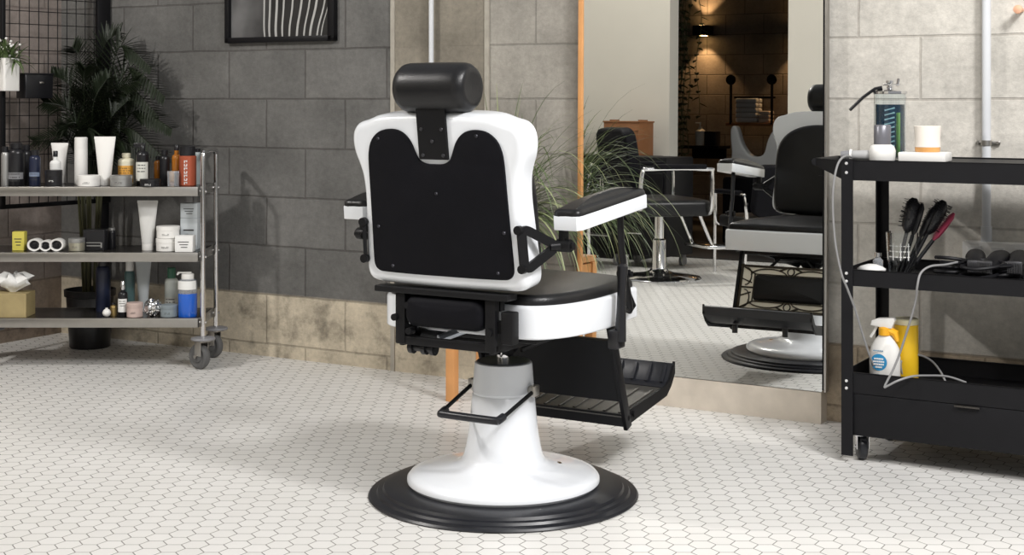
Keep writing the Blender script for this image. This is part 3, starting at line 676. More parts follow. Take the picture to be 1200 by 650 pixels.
# ================================================================== STEEL TROLLEY (left)
TX0, TX1, TY0, TY1 = -2.10, -1.215, 5.63, 5.92
t = thing('steel_trolley', 'three shelf stainless steel trolley on castors along the left edge', 'trolley', ((TX0+TX1)/2, (TY0+TY1)/2, 0), 0)
tw, td = TX1-TX0, TY1-TY0; SH = [.712, .457, .202]
for z in SH:
    bm = BM(); box(bm, (0, -td/2+.003, z-.018), (tw, .006, .036), bev=.0015); box(bm, (0, td/2-.003, z-.018), (tw, .006, .036), bev=.0015)
    for sx in (1, -1): box(bm, (sx*(tw/2-.003), 0, z-.018), (.006, td, .036), bev=.0015)
    box(bm, (0, 0, z-.006), (tw-.01, td-.01, .006))
    s_ = fin('shelf', bm, STEEL, t, 30)
    bm = BM(); box(bm, (0, 0, z-.0015), (tw-.016, td-.016, .003)); fin('shelf_surface', bm, STEELD, s_, 0)
xr = tw/2+.012
for sx in (1, -1):
    bm = BM(); yy = td/2-.02
    tube(bm, smoothpath([(sx*xr, -yy, .12), (sx*xr, -yy, .4), (sx*xr, -yy, .79), (sx*xr, -yy+.012, .838), (sx*xr, -yy+.05, .85), (sx*xr, yy-.05, .85), (sx*xr, yy-.012, .838), (sx*xr, yy, .79), (sx*xr, yy, .4), (sx*xr, yy, .12)], 6), .0105, 12)
    for z in SH:
        for q in (yy, -yy): cyl(bm, (sx*(xr-.014), q, z-.018), (sx*(xr+.014), q, z-.018), .006, n=10)
    fin('side_frame', bm, CHR, t)
for sx in (1, -1):
    for sy in (1, -1):
        x0, y0 = sx*xr, sy*(td/2-.02); yaw = random.choice((.6, -.5, 1.0)) if not (sx == 1 and sy == -1) else .95
        bm = BM(); lathe(bm, [(.0, .128), (.03, .128), (.046, .124), (.048, .120), (.046, .116), (.0, .116)], 28, Matrix.Translation((x0, y0, 0))); cs = fin('castor', bm, GREYP, t)
        M_ = Matrix.Translation((x0, y0, 0)) @ Matrix.Rotation(yaw, 4, 'Z')
        bm = BM()
        for q in (-1, 1): box(bm, (q*.019, .010, .085), (.004, .036, .065), bev=.002)
        box(bm, (0, 0, .112), (.042, .045, .008), bev=.002); cyl(bm, (-.026, .02, .050), (.026, .02, .050), .007, n=12)
        bmesh.ops.transform(bm, matrix=M_, verts=bm.verts[:]); fin('castor_fork', bm, STEEL, cs)
        bm = BM(); lathe(bm, [(0, -.018), (.010, -.018), (.022, -.016), (.024, -.012), (.034, -.012), (.040, -.015), (.047, -.012), (.050, -.005), (.050, .005), (.047, .012), (.040, .015), (.034, .012), (.024, .012), (.022, .016), (.010, .018), (0, .018)], 32, M_ @ Matrix.Translation((0, .02, .050)) @ Matrix.Rotation(PI/2, 4, 'Y')); fin('castor_wheel', bm, mat('grey_rubber', (.10, .10, .10), .6), cs)
# ---------------------------------------------------------------- product builders (local origin at base, facing -Y)
def lab(o, parent, w_, h_, z, r, m, ang=1.2, name='label'):
    bm = BM(); n = 12; rows = []
    for k in range(n+1):
        a = -PI/2-ang+2*ang*k/n; rows.append((r*math.cos(a), r*math.sin(a)))
    vs_ = [[bm.verts.new((x, y, zz)) for x, y in rows] for zz in (z, z+h_)]
    for i in range(n): bm.faces.new((vs_[0][i], vs_[0][i+1], vs_[1][i+1], vs_[1][i]))
    return fin(name, bm, m, parent)
def marks(parent, r, z0, rows, m, w_=.6, h=.0016, gap=.004, seed=1, vertical=False):
    """tiny printed lettering as raised strokes wrapped on the front"""
    rnd = random.Random(seed); bm = BM()
    for k in range(rows):
        a = -PI/2-w_/2; z = z0-k*gap
        while a < -PI/2+w_/2:
            da = rnd.uniform(.05, .16)
            if rnd.random() < .8:
                p = [(r*math.cos(q), r*math.sin(q)) for q in (a, a+da*.75)]
                bm.faces.new([bm.verts.new(v) for v in ((*p[0], z), (*p[1], z), (*p[1], z+h), (*p[0], z+h))])
            a += da
    return fin('lettering', bm, m, parent, 0)
DK = mat('dark_print', (.05, .05, .05), .6); WP_ = mat('white_print', (.8, .8, .78), .6)
def put(name, label, cat, px, z, Y, yaw=0., group=None):
    return thing(name, label, cat, ((px-600)/F*Y, Y, z), yaw, group)
def jar(px, z, Y, wpx, hpx, m, lidm, label, name='cosmetic_jar', cat='jar', lf=.35, labm=None):
    k = Y/F; r = wpx*k/2; h = hpx*k; t = put(name, label, cat, px, z, Y); hb = h*(1-lf)
    bm = BM(); lathe(bm, [(0, 0), (r*.9, 0), (r*.97, h*.03), (r*.97, hb), (0, hb)], 32); fin('body', bm, m, t)
    bm = BM(); lathe(bm, [(r*.98, hb), (r, hb+h*.02), (r, h*.97), (r*.95, h), (0, h)], 32); fin('lid', bm, lidm, t)
    if labm: lab(t, t, 0, hb*.6, hb*.2, r*.985, labm)
    marks(t, r*1.0+.0006, hb*.55, 2, DK if m not in (BLKP,) else WP_, seed=int(px)); return t
def tubeb(px, z, Y, wpx, hpx, m, label, capm=None, tilt=0, cap=.12):
    k = Y/F; wt = wpx*k; h = hpx*k; t = put('squeeze_tube', label, 'tube', px, z, Y)
    rb = wt*.27; hc = h*cap
    bm = BM(); lathe(bm, [(0, 0), (rb*.92, 0), (rb, hc*.1), (rb, hc), (0, hc)], 28); fin('cap', bm, capm or m, t)
    bm = BM(); loops = []
    for i in range(9):
        f = i/8; a = rb*1.02+(wt/2-rb)*f; b_ = rb*1.02*(1-f**1.5)+.0012; zz = hc+(h-hc)*f
        loops.append([Vector((a*math.cos(2*PI*q/28), b_*math.sin(2*PI*q/28), zz)) for q in range(28)])
    rings(bm, loops); box(bm, (0, 0, h-.004), (wt, .003, .010)); fin('body', bm, m, t)
    bm = BM(); zz = h*.62; yb = -rb*.75
    for q in range(7): box(bm, ((q-3)*wt*.07, yb*.62, zz), (wt*.05, .001, .0025))
    fin('lettering', bm, DK, t, 0); return t
def bottle(px, z, Y, wpx, hpx, m, label, neck=.25, nr=.4, capm=None, ch_=.12, labm=None, name='bottle', cat='bottle', pump=False, l0=.12, l1=.5, sh=.10, flat=1., prnt=None):
    k = Y/F; r = wpx*k/2; h = hpx*k; t = put(name, label, cat, px, z, Y); hb = h*(1-neck-ch_); hn = h*(1-ch_)
    bm = BM(); pr = [(0, 0), (r*.92, 0), (r, h*.02), (r, hb-h*sh*.2)]
    for i in range(5): a = PI/2*i/4; pr.append((r*nr+(r-r*nr)*math.cos(a), hb-h*sh*.2+h*sh*math.sin(a)))
    pr += [(r*nr, hn), (0, hn)]
    lathe(bm, pr, 28, Matrix.Diagonal((1, flat, 1, 1))); fin('body', bm, m, t)
    cm = capm or BLKP
    bm = BM(); lathe(bm, [(r*nr*1.15, hn-h*.02), (r*nr*1.2, hn), (r*nr*1.2, h*.985), (r*nr*1.0, h), (0, h)], 20)
    if pump:
        cyl(bm, (0, 0, h*.98), (0, 0, h+h*.03), r*.15, n=10); box(bm, (-r*.35, 0, h+h*.02), (r*1.5, r*.4, h*.035), bev=r*.08); tube(bm, [(-r*.9, 0, h+h*.01), (-r*1.15, 0, h-h*.03)], r*.1, 6)
    fin('cap', bm, cm, t)
    if labm: lab(t, t, 0, hb*(l1-l0), hb*l0, r*1.01, labm); marks(t, r*1.02+.0005, hb*l1*.85, 3, prnt or DK, w_=1.3, gap=hb*.1, h=hb*.03, seed=int(px))
    return t
def carton(px, z, Y, wpx, hpx, dp, m, label, yaw=0., name='carton', cat='box', line=True):
    k = Y/F; w_ = wpx*k; h = hpx*k; t = put(name, label, cat, px, z, Y, yaw)
    bm = BM(); box(bm, (0, 0, h/2), (w_, dp, h), bev=.0012, seg=1); fin('body', bm, m, t)
    if line:
        bm = BM()
        for q in range(3): box(bm, ((q-1)*w_*.02, -dp/2-.0005, h*(.62-.16*q)), (w_*(.6-.12*q), .001, h*.045))
        fin('lettering', bm, DK, t, 0)
    return t
AMB = mat('amber_glass', (.45, .16, .02), .12, coat=.5); NAVY = mat('navy_plastic', (.015, .02, .045), .3); TEAL = mat('teal_bottle', (.09, .16, .16), .3)
YEL = mat('honey_liquid', (.70, .38, .06), .25); CREAMP = mat('cream_plastic', (.72, .68, .52), .4); GREENP = mat('green_cap', (.05, .16, .10), .4)
BLUE = mat('blue_liquid', (.012, .11, .55), .12, coat=.5); CLR = mat('clear_plastic', (.75, .78, .82), .08, trans=.75); PINKJ = mat('blush_jar', (.52, .40, .36), .4)
SILV = mat('silver_foil', (.8, .8, .8), .18, 1., bump=1.5, bscale=50); GREYJ = mat('grey_tin', (.38, .38, .37), .35, .6); COPP = mat('copper_red', (.42, .10, .05), .35, .3); SLATE = mat('slate_jar', (.22, .26, .28), .4)
LBL = mat('pale_label', (.66, .66, .6), .6); ORL = mat('orange_label', (.72, .36, .06), .5)
Z1, Z2, Z3 = SH
# top shelf
bottle(6, Z1, 5.70, 9, 46, GREYJ, 'slim silver topped bottle at the far left of the top shelf', neck=.1, nr=.7)
bottle(19, Z1, 5.72, 20, 50, BLKP, 'wide black bottle with a grey band, left end of the top shelf', neck=.1, nr=.55, labm=GREYP, l0=.2, l1=.4)
bottle(30, Z1, 5.82, 14, 46, BLKP, 'black bottle tucked behind the navy bottle on the top shelf', neck=.1, nr=.6)
bottle(41, Z1, 5.70, 13, 42, NAVY, 'navy bottle with a pale blue band on the top shelf', neck=.12, nr=.6, labm=mat('blue_band', (.2, .25, .35), .4), l0=.35, l1=.5)
tubeb(70, Z1+.002, 5.84, 20, 47, WHP, 'small white squeeze tube behind the black jar on top shelf')
bottle(65, Z1, 5.75, 13, 40, WHC, 'white pump bottle with a black pump behind the black jar', neck=.2, nr=.35, capm=BLKP, ch_=.15, pump=False)
jar(63, Z1, 5.68, 20, 19, BLKP, BLKP, 'short black jar with a pale logo on the top shelf')
bottle(95, Z1, 5.76, 15, 56, WHP, 'tall plain white cylinder bottle on the top shelf', neck=.0, nr=.83, capm=WHP, ch_=.25, sh=.004)
jar(104, Z1, 5.68, 26, 13, WHP, WHP, 'low white jar in front of the tall white bottle')
tubeb(123, Z1, 5.72, 25, 57, WHP, 'largest white squeeze tube standing on the top shelf')
jar(142, Z1, 5.68, 26, 13, GREYJ, GREYJ, 'low grey tin beside the largest white tube')
bottle(148, Z1, 5.78, 19, 37, CREAMP, 'squat cream bottle with an amber label on the top shelf', neck=.12, nr=.45, capm=CREAMP, labm=ORL, l0=.1, l1=.8)
tb = bottle(167, Z1, 5.73, 15, 47, BLKP, 'black spray bottle with a pale label on the top shelf', neck=.1, nr=.35, labm=LBL, l0=.15, l1=.75)
k = 5.73/F; bm = BM(); box(bm, (-.012, 0, 47*k), (.045, .014, .018), bev=.003); tube(bm, [(-.02, 0, .15), (-.028, 0, .135)], .003, 6); fin('spray_trigger', bm, BLKP, tb)
jar(176, Z1, 5.66, 24, 9, BLKP, BLKP, 'very low dark jar in front of the black spray bottle', lf=.4)
bottle(185, Z1, 5.80, 9, 33, AMB, 'small amber bottle behind the dark jar', neck=.12, nr=.5)
bottle(193, Z1, 5.76, 12, 41, BLKP, 'small glossy black bottle beside the amber one', neck=.12, nr=.55)
bottle(207, Z1, 5.76, 11, 47, AMB, 'orange bottle with a white collar left of the copper can', neck=.2, nr=.5, capm=BLKP, labm=ORL)
jar(203, Z1, 5.67, 14, 18, CLR, CLR, 'small clear plastic pot in front of the orange bottle')
cc = bottle(220, Z1, 5.70, 20, 47, COPP, 'copper red can with white vertical lettering and black cap', neck=.02, nr=.75, ch_=.24, sh=.02)
bm = BM(); r = 10.4*5.70/F
for q in range(7):
    z = .012+q*.014
    for (dx, dz, sx, sz) in ((-.005, 0, .003, .010), (.004, .002, .003, .007), (0, (-1)**q*.003, .010, .0025)): box(bm, (dx, -r, z+dz), (sx, .0016, sz))
fin('lettering', bm, WP_, cc, 0)
bottle(231, Z1, 5.80, 9, 42, mat('smoky_plastic', (.3, .34, .34), .3), 'slim smoky bottle right of the copper can', neck=.05, nr=.7)
# middle shelf
carton(23, Z2, 5.72, 14, 22, .035, mat('yellow_card', (.62, .55, .10), .5), 'small yellow box on the middle shelf')
for px, w_ in ((42, 17), (55, 15), (68, 17)):
    k = 5.70/F; r = w_*k/2
    t = put('tape_roll', {42: 'leftmost of three pale rolls with dark centres on the middle shelf', 55: 'middle one of three pale rolls with dark centres', 68: 'rightmost of three pale rolls, beside the silver tin'}[px], 'roll', px, Z2+r*.86, 5.70, 0, 'pale rolls on the middle shelf')
    M_ = Matrix.Rotation(PI/2, 4, 'X') @ Matrix.Diagonal((1, .86, 1, 1))
    bm = BM(); lathe(bm, [(r*.72, -.02), (r*.96, -.022), (r, -.018), (r, .018), (r*.96, .022), (r*.72, .02), (r*.72, -.02)], 28, M_, cap=False); fin('rim', bm, WHP, t)
    bm = BM(); lathe(bm, [(0, -.015), (r*.73, -.015), (r*.73, .012), (r*.3, .014), (r*.25, .02), (0, .02)], 24, M_); fin('core', bm, BLKP, t)
jar(90, Z2, 5.70, 19, 15, mat('champagne_tin', (.5, .48, .38), .3, .7), GREYJ, 'silver tin right of the pale rolls')
carton(112, Z2, 5.74, 25, 24, .05, BLKP, 'black box with a silver label beside the silver tin', line=False)
bm = BM(); box(bm, (0, -.026, .03), (.06, .001, .003)); box(bm, (.03, -.026, .02), (.006, .001, .02)); box(bm, (0, -.026, .018), (.055, .001, .004)); fin('lettering', bm, GREYJ, bpy.data.objects['carton.001'] if 'carton.001' in bpy.data.objects else None, 0)
bottle(131, Z2, 5.80, 9, 24, BLKP, 'small dark bottle with a grey top behind the black box', neck=.1, nr=.7, capm=GREYJ)
tubeb(173, Z2, 5.72, 24, 58, mat('pearl_tube', (.60, .60, .58), .4), 'pearly grey tube standing on the middle shelf', capm=WHP, cap=.14)
jar(196, Z2, 5.70, 26, 15, WHP, WHP, 'lower of two stacked white tubs on the middle shelf', name='white_tub', cat='tub')
jar(197, Z2+15*5.70/F+.0005, 5.70, 27, 14, WHP, WHP, 'upper of two stacked white tubs on the middle shelf', name='white_tub', cat='tub')
carton(217, Z2, 5.67, 21, 19, .05, WHC, 'small white carton in front of the grey cartons')
carton(223, Z2, 5.76, 20, 37, .05, PGREY, 'taller pale grey carton at the bottom of the stack')
carton(223, Z2+37*5.76/F+.0005, 5.76, 20, 17, .05, PGREY, 'short pale grey carton on top of the taller one')
# bottom shelf
tb = carton(15, Z3, 5.70, 42, 28, .11, mat('kraft_wood', (.34, .27, .13), .6, var=.3), 'wooden tissue box at the left of the bottom shelf', name='tissue_box', cat='tissue box', line=False)
bm = BM(); random.seed(9); n = 18; h0 = 28*5.70/F; vs_ = []
for r_, zz in ((.01, 0), (.03, .018), (.055, .03), (.062, .05), (.035, .065), (.012, .06)):
    vs_.append([bm.verts.new((r_*math.cos(2*PI*i/n)*1.15*(1+.25*math.sin(3*i+zz*90)), r_*.6*math.sin(2*PI*i/n)*(1+.2*math.cos(5*i)), h0+zz*(1+.25*math.sin(2*i)))) for i in range(n)])
for a, c in zip(vs_, vs_[1:]):
    for i in range(n): bm.faces.new((a[i], a[(i+1) % n], c[(i+1) % n], c[i]))
bm.faces.new(vs_[-1]); fin('tissue', bm, WHC, tb, 60)
def ball(px, Y, rpx, m, label, z=Z3):
    r = rpx*Y/F; t = put('ball', label, 'ball', px, z, Y); bm = BM(); bmesh.ops.create_uvsphere(bm, u_segments=24, v_segments=16, radius=r, matrix=Matrix.Translation((0, 0, r)))
    cyl(bm, (0, 0, 2*r-.002), (0, 0, 2*r+.003), r*.35, n=12); fin('body', bm, m, t); return t
ball(125, 5.67, 4.8, WHP, 'small white ball shaped pot on the bottom shelf')
bottle(133, Z3, 5.70, 8, 15, mat('gold_cap', (.35, .25, .10), .3, .7), 'tiny gold bottle beside the white ball pot', neck=.15, nr=.5)
bottle(121, Z3, 5.82, 17, 62, NAVY, 'tall dark navy bottle standing at the back of the bottom shelf', neck=.1, nr=.6)
db = bottle(144, Z3, 5.69, 11, 41, BLKP, 'black dropper bottle with white label and silver bulb', neck=.15, nr=.4, capm=SILV, ch_=.22, labm=WHC, l0=.2, l1=.8)
bottle(152, Z3, 5.84, 12, 58, TEAL, 'slender teal bottle with white cap behind the dropper bottle', neck=.05, nr=.65, capm=WHP, ch_=.22)
tubeb(168, Z3, 5.82, 19, 62, mat('grey_tube', (.46, .49, .50), .4), 'blue grey squeeze tube at the back of the bottom shelf')
jar(158, Z3, 5.67, 19, 17, PINKJ, PINKJ, 'blush pink jar in front of the blue grey tube')
t = put('foil_ball', 'crumpled silver foil ball on the bottom shelf', 'foil', 179, Z3, 5.69)
bm = BM(); bmesh.ops.create_icosphere(bm, subdivisions=4, radius=.033, matrix=Matrix.Translation((0, 0, .034)))
from mathutils import noise as mnoise
for v in bm.verts:
    c = Vector((0, 0, .034)); d = v.co-c; q = mnoise.noise(d*70)*.010+mnoise.noise(d*160)*.005; v.co = c+d.normalized()*(d.length+q)
fin('foil', bm, SILV, t, 25)
jar(198, Z3, 5.68, 20, 14, SLATE, SLATE, 'slate grey jar right of the foil ball')
bottle(201, Z3, 5.80, 16, 52, mat('milky_bottle', (.62, .66, .62), .4), 'milky bottle with green cap behind the slate jar', neck=.06, nr=.5, capm=GREENP, ch_=.25, labm=LBL)
bb = bottle(220, Z3, 5.69, 22, 50, CLR, 'clear bottle half filled with blue liquid at the right end', neck=.06, nr=.55, capm=WHP, ch_=.14, pump=True)
k = 5.69/F; bm = BM(); lathe(bm, [(0, .0), (10.8*k, 0), (11.15*k, .003), (11.15*k, 27*k), (0, 27*k)], 28); fin('liquid', bm, BLUE, bb)
lab(bb, bb, 0, 10*k, 32*k, 11.3*k, WHC)
# ================================================================== BLACK TOOL CART (right)
C0 = Vector((.962, 4.22, 0)); RB = -NN
cart = thing('tool_cart', 'black three tier steel service cart by the right edge', 'cart', C0, WYAW)     # local x along wall, y towards wall
CL, CD = .80, .37
def tray(z1, z0, name, lip=.0):
    bm = BM(); t_ = .003
    box(bm, (CL/2, t_/2, (z0+z1)/2), (CL, t_, z1-z0)); box(bm, (CL/2, CD-t_/2, (z0+z1)/2), (CL, t_, z1-z0))
    for x in (t_/2, CL-t_/2): box(bm, (x, CD/2, (z0+z1)/2), (t_, CD, z1-z0))
    box(bm, (CL/2, CD/2, z1-lip-.002), (CL-.004, CD-.004, .004))
    for sy in (.0045, CD-.0045): box(bm, (CL/2, sy, z1-.0015), (CL, .009, .003))
    return fin(name, bm, BSAT, cart, 0)
tray(.877, .818, 'top_tray', .004); tray(.560, .512, 'middle_tray', .03); tray(.262, .202, 'bottom_tray', .05)
bm = BM(); box(bm, (CL/2, CD/2+.001, .140), (CL, CD, .121), bev=.002); dr = fin('drawer', bm, BSAT, cart, 30)
bm = BM(); box(bm, (.355, -.004, .197), (.07, .012, .006), bev=.002); fin('drawer_pull', bm, STEELD, dr)
for x in (-.002, CL-.03):
    for y in (-.002, CD-.03):
        bm = BM(); box(bm, (x+.0025 if x < .1 else x+.03, y+.016 if False else (y+.016), .45), (.004, .034, .86)); box(bm, (x+.016, (y if y < .1 else y+.032)+.0, .45), (.034, .004, .86)); fin('corner_post', bm, BSAT, cart, 0)
bm = BM()
for z in (.867, .840, .548, .525, .236, .215):
    for y in (-.004,):
        cyl(bm, (.012, y, z), (.012, y-.003, z), .0048, .003, n=12)
fin('bolts', bm, mat('bright_bolt', (.8, .8, .8), .3, .5), cart)
# handle: flat wedge arms and cross bar projecting from the end
bm = BM(); zt_, zb_ = .877, .82
for y0, y1 in ((0, .085), (CD, CD-.085)):
    rings(bm, [[Vector((.0, y0+q, zt_)), Vector((.0, y0+q, zb_)), Vector((-.11, y1+q, zt_-.022)), Vector((-.11, y1+q, zt_))] for q in (-.003, .003)])
cyl(bm, (-.11, .08, zt_-.011), (-.11, CD-.08, zt_-.011), .011, n=16); fin('push_handle', bm, BSAT, cart, 30)
for (x0, y0) in ((.045, .045), (CL-.045, .045), (.045, CD-.045), (CL-.045, CD-.045)):
    yaw = .5; M_ = Matrix.Translation((x0, y0, 0)) @ Matrix.Rotation(yaw, 4, 'Z')
    bm = BM(); box(bm, (0, 0, .077), (.05, .05, .004)); 
    for q in (-1, 1): box(bm, (q*.017, .006, .055), (.003, .032, .045), bev=.002)
    cyl(bm, (-.02, .012, .038), (.02, .012, .038), .005, n=10)
    bmesh.ops.transform(bm, matrix=M_, verts=bm.verts[:]); cs = fin('castor', bm, CHR, cart)
    bm = BM(); lathe(bm, [(.008, -.013), (.030, -.013), (.036, -.010), (.0375, -.004), (.0375, .004), (.036, .010), (.030, .013), (.008, .013)], 32, M_ @ Matrix.Translation((0, .012, .0375)) @ Matrix.Rotation(PI/2, 4, 'Y')); fin('castor_wheel', bm, RUB, cs)
def CA(x, y, z): return C0+UU*x+RB*y+Vector((0, 0, z))
def cpx(px, y):                                # cart-local x of a pixel column on the row y
    k = (px-600)/F; P = C0+RB*y
    return (k*P.y-P.x)/(UU.x-k*UU.y)
def cthing(name, label, cat, px, y, z, yaw=0., group=None): return thing(name, label, cat, CA(cpx(px, y), y, z), WYAW+yaw, group)
ZT = .8735; ZM = .532; ZB = .2145
# disinfectant jar
t = cthing('disinfecting_jar', 'tall glass jar of blue liquid and combs with chrome lid on cart', 'jar', 1043, .20, ZT)
r = .0475; h = .195
bm = BM(); lathe(bm, [(0, 0), (r, 0), (r, h), (r-.003, h), (r-.003, .006), (0, .006)], 40, cap=False); fin('glass', bm, mat('jar_glass', (.92, .96, .97), .03, trans=1., var=0), t)
bm = BM(); lathe(bm, [(0, .007), (r-.0045, .007), (r-.0045, h*.84), (0, h*.84)], 32); fin('liquid', bm, mat('blue_disinfectant', (.008, .05, .10), .08, trans=.2, ior=1.33), t)
bm = BM(); lathe(bm, [(r-.002, h), (r+.003, h+.001), (r+.003, h+.008), (r*.6, h+.016), (.01, h+.018), (.008, h+.03), (.012, h+.034), (.012, h+.040), (.0, h+.042)], 32); fin('lid', bm, CHR, t)
bm = BM()
for k_ in range(10): tube(bm, [(-.004+.0, -r+.004, .02+k_*.014), (.024, -r+.010, .028+k_*.014)], .0025, 5)
fin('comb_rack', bm, mat('pale_blue_plastic', (.35, .6, .65), .3), t)
bm = BM(); box(bm, (.031, -.030, .075), (.016, .006, .13), bev=.002); fin('green_comb', bm, mat('green_plastic', (.10, .22, .07), .4), t)
t = cthing('straight_razor', 'black handled tool resting open across the jar lid', 'tool', 1036, .20, ZT+h+.020)
bm = BM(); tube(bm, [(.0, -.02, .0), (-.02, -.025, -.004), (-.055, -.03, -.03), (-.095, -.03, -.068)], .0085, 8, flat=.6); fin('handle', bm, BLKP, t)
bm = BM(); box(bm, (.028, -.02, .008), (.05, .012, .004), bev=.001); tube(bm, [(.045, -.02, .004), (.05, -.02, .026)], .004, 6); fin('blade', bm, CHR, t)
# white bottle with grey cap
t = cthing('squat_bottle', 'squat white bottle with a wide grey cap in front of the blue jar', 'bottle', 1034, .065, ZT)
bm = BM(); lathe(bm, [(0, 0), (.034, 0), (.037, .004), (.038, .030), (.034, .042), (.026, .048), (0, .048)], 36); fin('body', bm, WHP, t)
bm = BM(); lathe(bm, [(.024, .048), (.0245, .05), (.0245, .102), (.022, .105), (0, .105)], 36); fin('cap', bm, mat('gunmetal_plastic', (.17, .17, .19), .3, .3), t)
# grey lying styler
t = cthing('hair_styler', 'grey cordless styler with white ring lying at the cart corner', 'styler', 1000, .055, ZT+.016)
bm = BM(); cyl(bm, (-.005, 0, 0), (.075, .02, 0), .013, .016, 20, bev=.002); fin('body', bm, mat('light_grey_plastic', (.40, .40, .40), .4), t)
bm = BM(); cyl(bm, (-.010, -.001, 0), (-.004, 0, 0), .017, n=24); fin('ring', bm, WHP, t)
bm = BM(); cyl(bm, (-.035, -.008, 0), (-.010, -.002, 0), .010, .014, 20); fin('end', bm, GREYP, t)
# candle on white box
t = cthing('white_box', 'flat white box under the amber and white candle on the cart', 'box', 1084, .10, ZT); bm = BM(); box(bm, (0, 0, .0135), (.135, .085, .027), bev=.004); fin('body', bm, WHP, t)
t = cthing('candle_jar', 'white jar with an amber base standing on the flat white box', 'jar', 1087, .10, ZT+.0275)
bm = BM(); lathe(bm, [(0, 0), (.034, 0), (.0355, .002), (.0355, .014), (0, .014)], 36); fin('amber_base', bm, mat('amber_band', (.70, .36, .12), .3), t)
bm = BM(); lathe(bm, [(0, .014), (.0365, .014), (.036, .04), (.038, .066), (.0385, .074), (.036, .075), (0, .075)], 36); fin('body', bm, mat('warm_white_jar', (.86, .80, .72), .35), t)
# middle tray: glass with brushes
gl = cthing('brush_glass', 'clear glass tumbler with patterned band holding hair brushes', 'glass', 1057, .14, ZM)
bm = BM(); lathe(bm, [(0, 0), (.040, 0), (.047, .13), (.0445, .13), (.038, .006), (0, .006)], 40, cap=False); fin('tumbler', bm, GLASS, gl)
bm = BM()
for q in range(6):
    a = -PI/2-.6+q*.26
    for rr in range(3): box(bm, (.0435*math.cos(a), .0435*math.sin(a), .06+rr*.016), (.008, .001, .003), Euler((0, 0, a+PI/2)))
    if q % 2: box(bm, (.0435*math.cos(a), .0435*math.sin(a), .075), (.003, .001, .05), Euler((0, 0, a+PI/2)))
fin('pattern', bm, WP_, gl, 0)
def brush(px, top_py, lean, kind, label, m=BLKP):
    base = CA(cpx(1057, .14), .14, ZM+.008); t = thing('hair_brush', label, 'brush', base+Vector((lean*.12, random.uniform(-.01, .01), 0)), 0)
    ztop = CH-(top_py-HY)/F*4.5-base.z; dx = (px-600)/F*4.52-t.location.x
    bm = BM(); p1 = Vector((dx*.55, 0, ztop*.55)); p2 = Vector((dx, 0, ztop))
    tube(bm, [(0, 0, 0), p1*.5, p1], .006, 8); fin('handle', bm, m, t)
    bm = BM()
    tube(bm, [p1, p1.lerp(p2, .15), p1.lerp(p2, .5), p1.lerp(p2, .85), p2], .02, 14, rs=[.008, .019, .022, .020, .008], flat=1 if kind == 'round' else .45)
    if kind == 'round':
        x_, y_, d_ = basis(p2-p1)
        for i in range(150):
            f = random.uniform(.1, .95); a = random.uniform(0, 2*PI); c = p1.lerp(p2, f); v = x_*math.cos(a)+y_*math.sin(a); cyl(bm, c+v*.018, c+v*.030, .0008, n=4)
    fin('head', bm, m if kind != 'pink' else mat('pink_plastic', (.45, .06, .12), .35), t)
random.seed(12)
brush(1046, 226, -.12, 'round', 'round bristle brush leaning left against the rear post'); brush(1054, 232, -.05, 'flat', 'flat black brush second from left in the glass')
brush(1066, 236, .03, 'flat', 'slim black brush at the middle of the glass'); brush(1078, 229, .08, 'round', 'black round brush right of the middle, standing tallest')
pk = brush(1090, 243, .15, 'pink', 'pink and black paddle brush leaning right out of the glass')
t = cthing('white_cloth', 'small folded white cloth at the left end of the middle tray', 'cloth', 1022, .05, ZM+.022)
bm = BM(); loops = [[Vector((r_*1.5*math.cos(2*PI*i/20)*(1+.1*math.sin(3*i)), r_*math.sin(2*PI*i/20), zz)) for i in range(20)] for r_, zz in ((.026, 0), (.027, .006), (.020, .013), (.008, .019))]
rings(bm, loops); box(bm, (0, 0, -.009), (.05, .04, .018)); fin('cloth', bm, WHC, t, 60)
t = cthing('small_vial', 'small clear vial behind the white cloth', 'bottle', 1029, .12, ZM); bm = BM(); lathe(bm, [(0, 0), (.014, 0), (.015, .045), (.008, .052), (.008, .058), (0, .058)], 20); fin('glass', bm, CLR, t)
bm = BM(); lathe(bm, [(.010, .056), (.010, .068), (0, .069)], 16); fin('cap', bm, CHR, t)
def clipper(px, y, yaw, label):
    t = cthing('hair_clipper', label, 'clipper', px, y, ZM, yaw); t.scale = (1.15, 1.15, 1.25)
    bm = BM(); loops = []
    for f, a, b_ in ((0, .016, .013), (.1, .021, .017), (.5, .022, .018), (.8, .025, .019), (1, .022, .014)):
        loops.append([Vector((a*math.cos(2*PI*i/20), -.06+.13*f, .035+.02*f+b_*math.sin(2*PI*i/20))) for i in range(20)])
    rings(bm, loops); fin('body', bm, BSAT, t)
    bm = BM(); box(bm, (0, -.064, .04), (.036, .012, .03), bev=.003); 
    for q in range(-5, 6): box(bm, (q*.003, -.073, .04), (.0014, .010, .022))
    fin('blade', bm, mat('steel_blade', (.08, .08, .085), .4, .7), t); 
    bm = BM(); box(bm, (0, .02, .018), (.03, .10, .02), bev=.004); fin('guard', bm, BSAT, t); return t
clipper(1143, .12, .2, 'black hair clipper, left of the three on the middle tray'); clipper(1164, .12, -.1, 'black hair clipper, middle of the three on the middle tray'); clipper(1192, .15, .1, 'black hair clipper at the right edge of the photo')
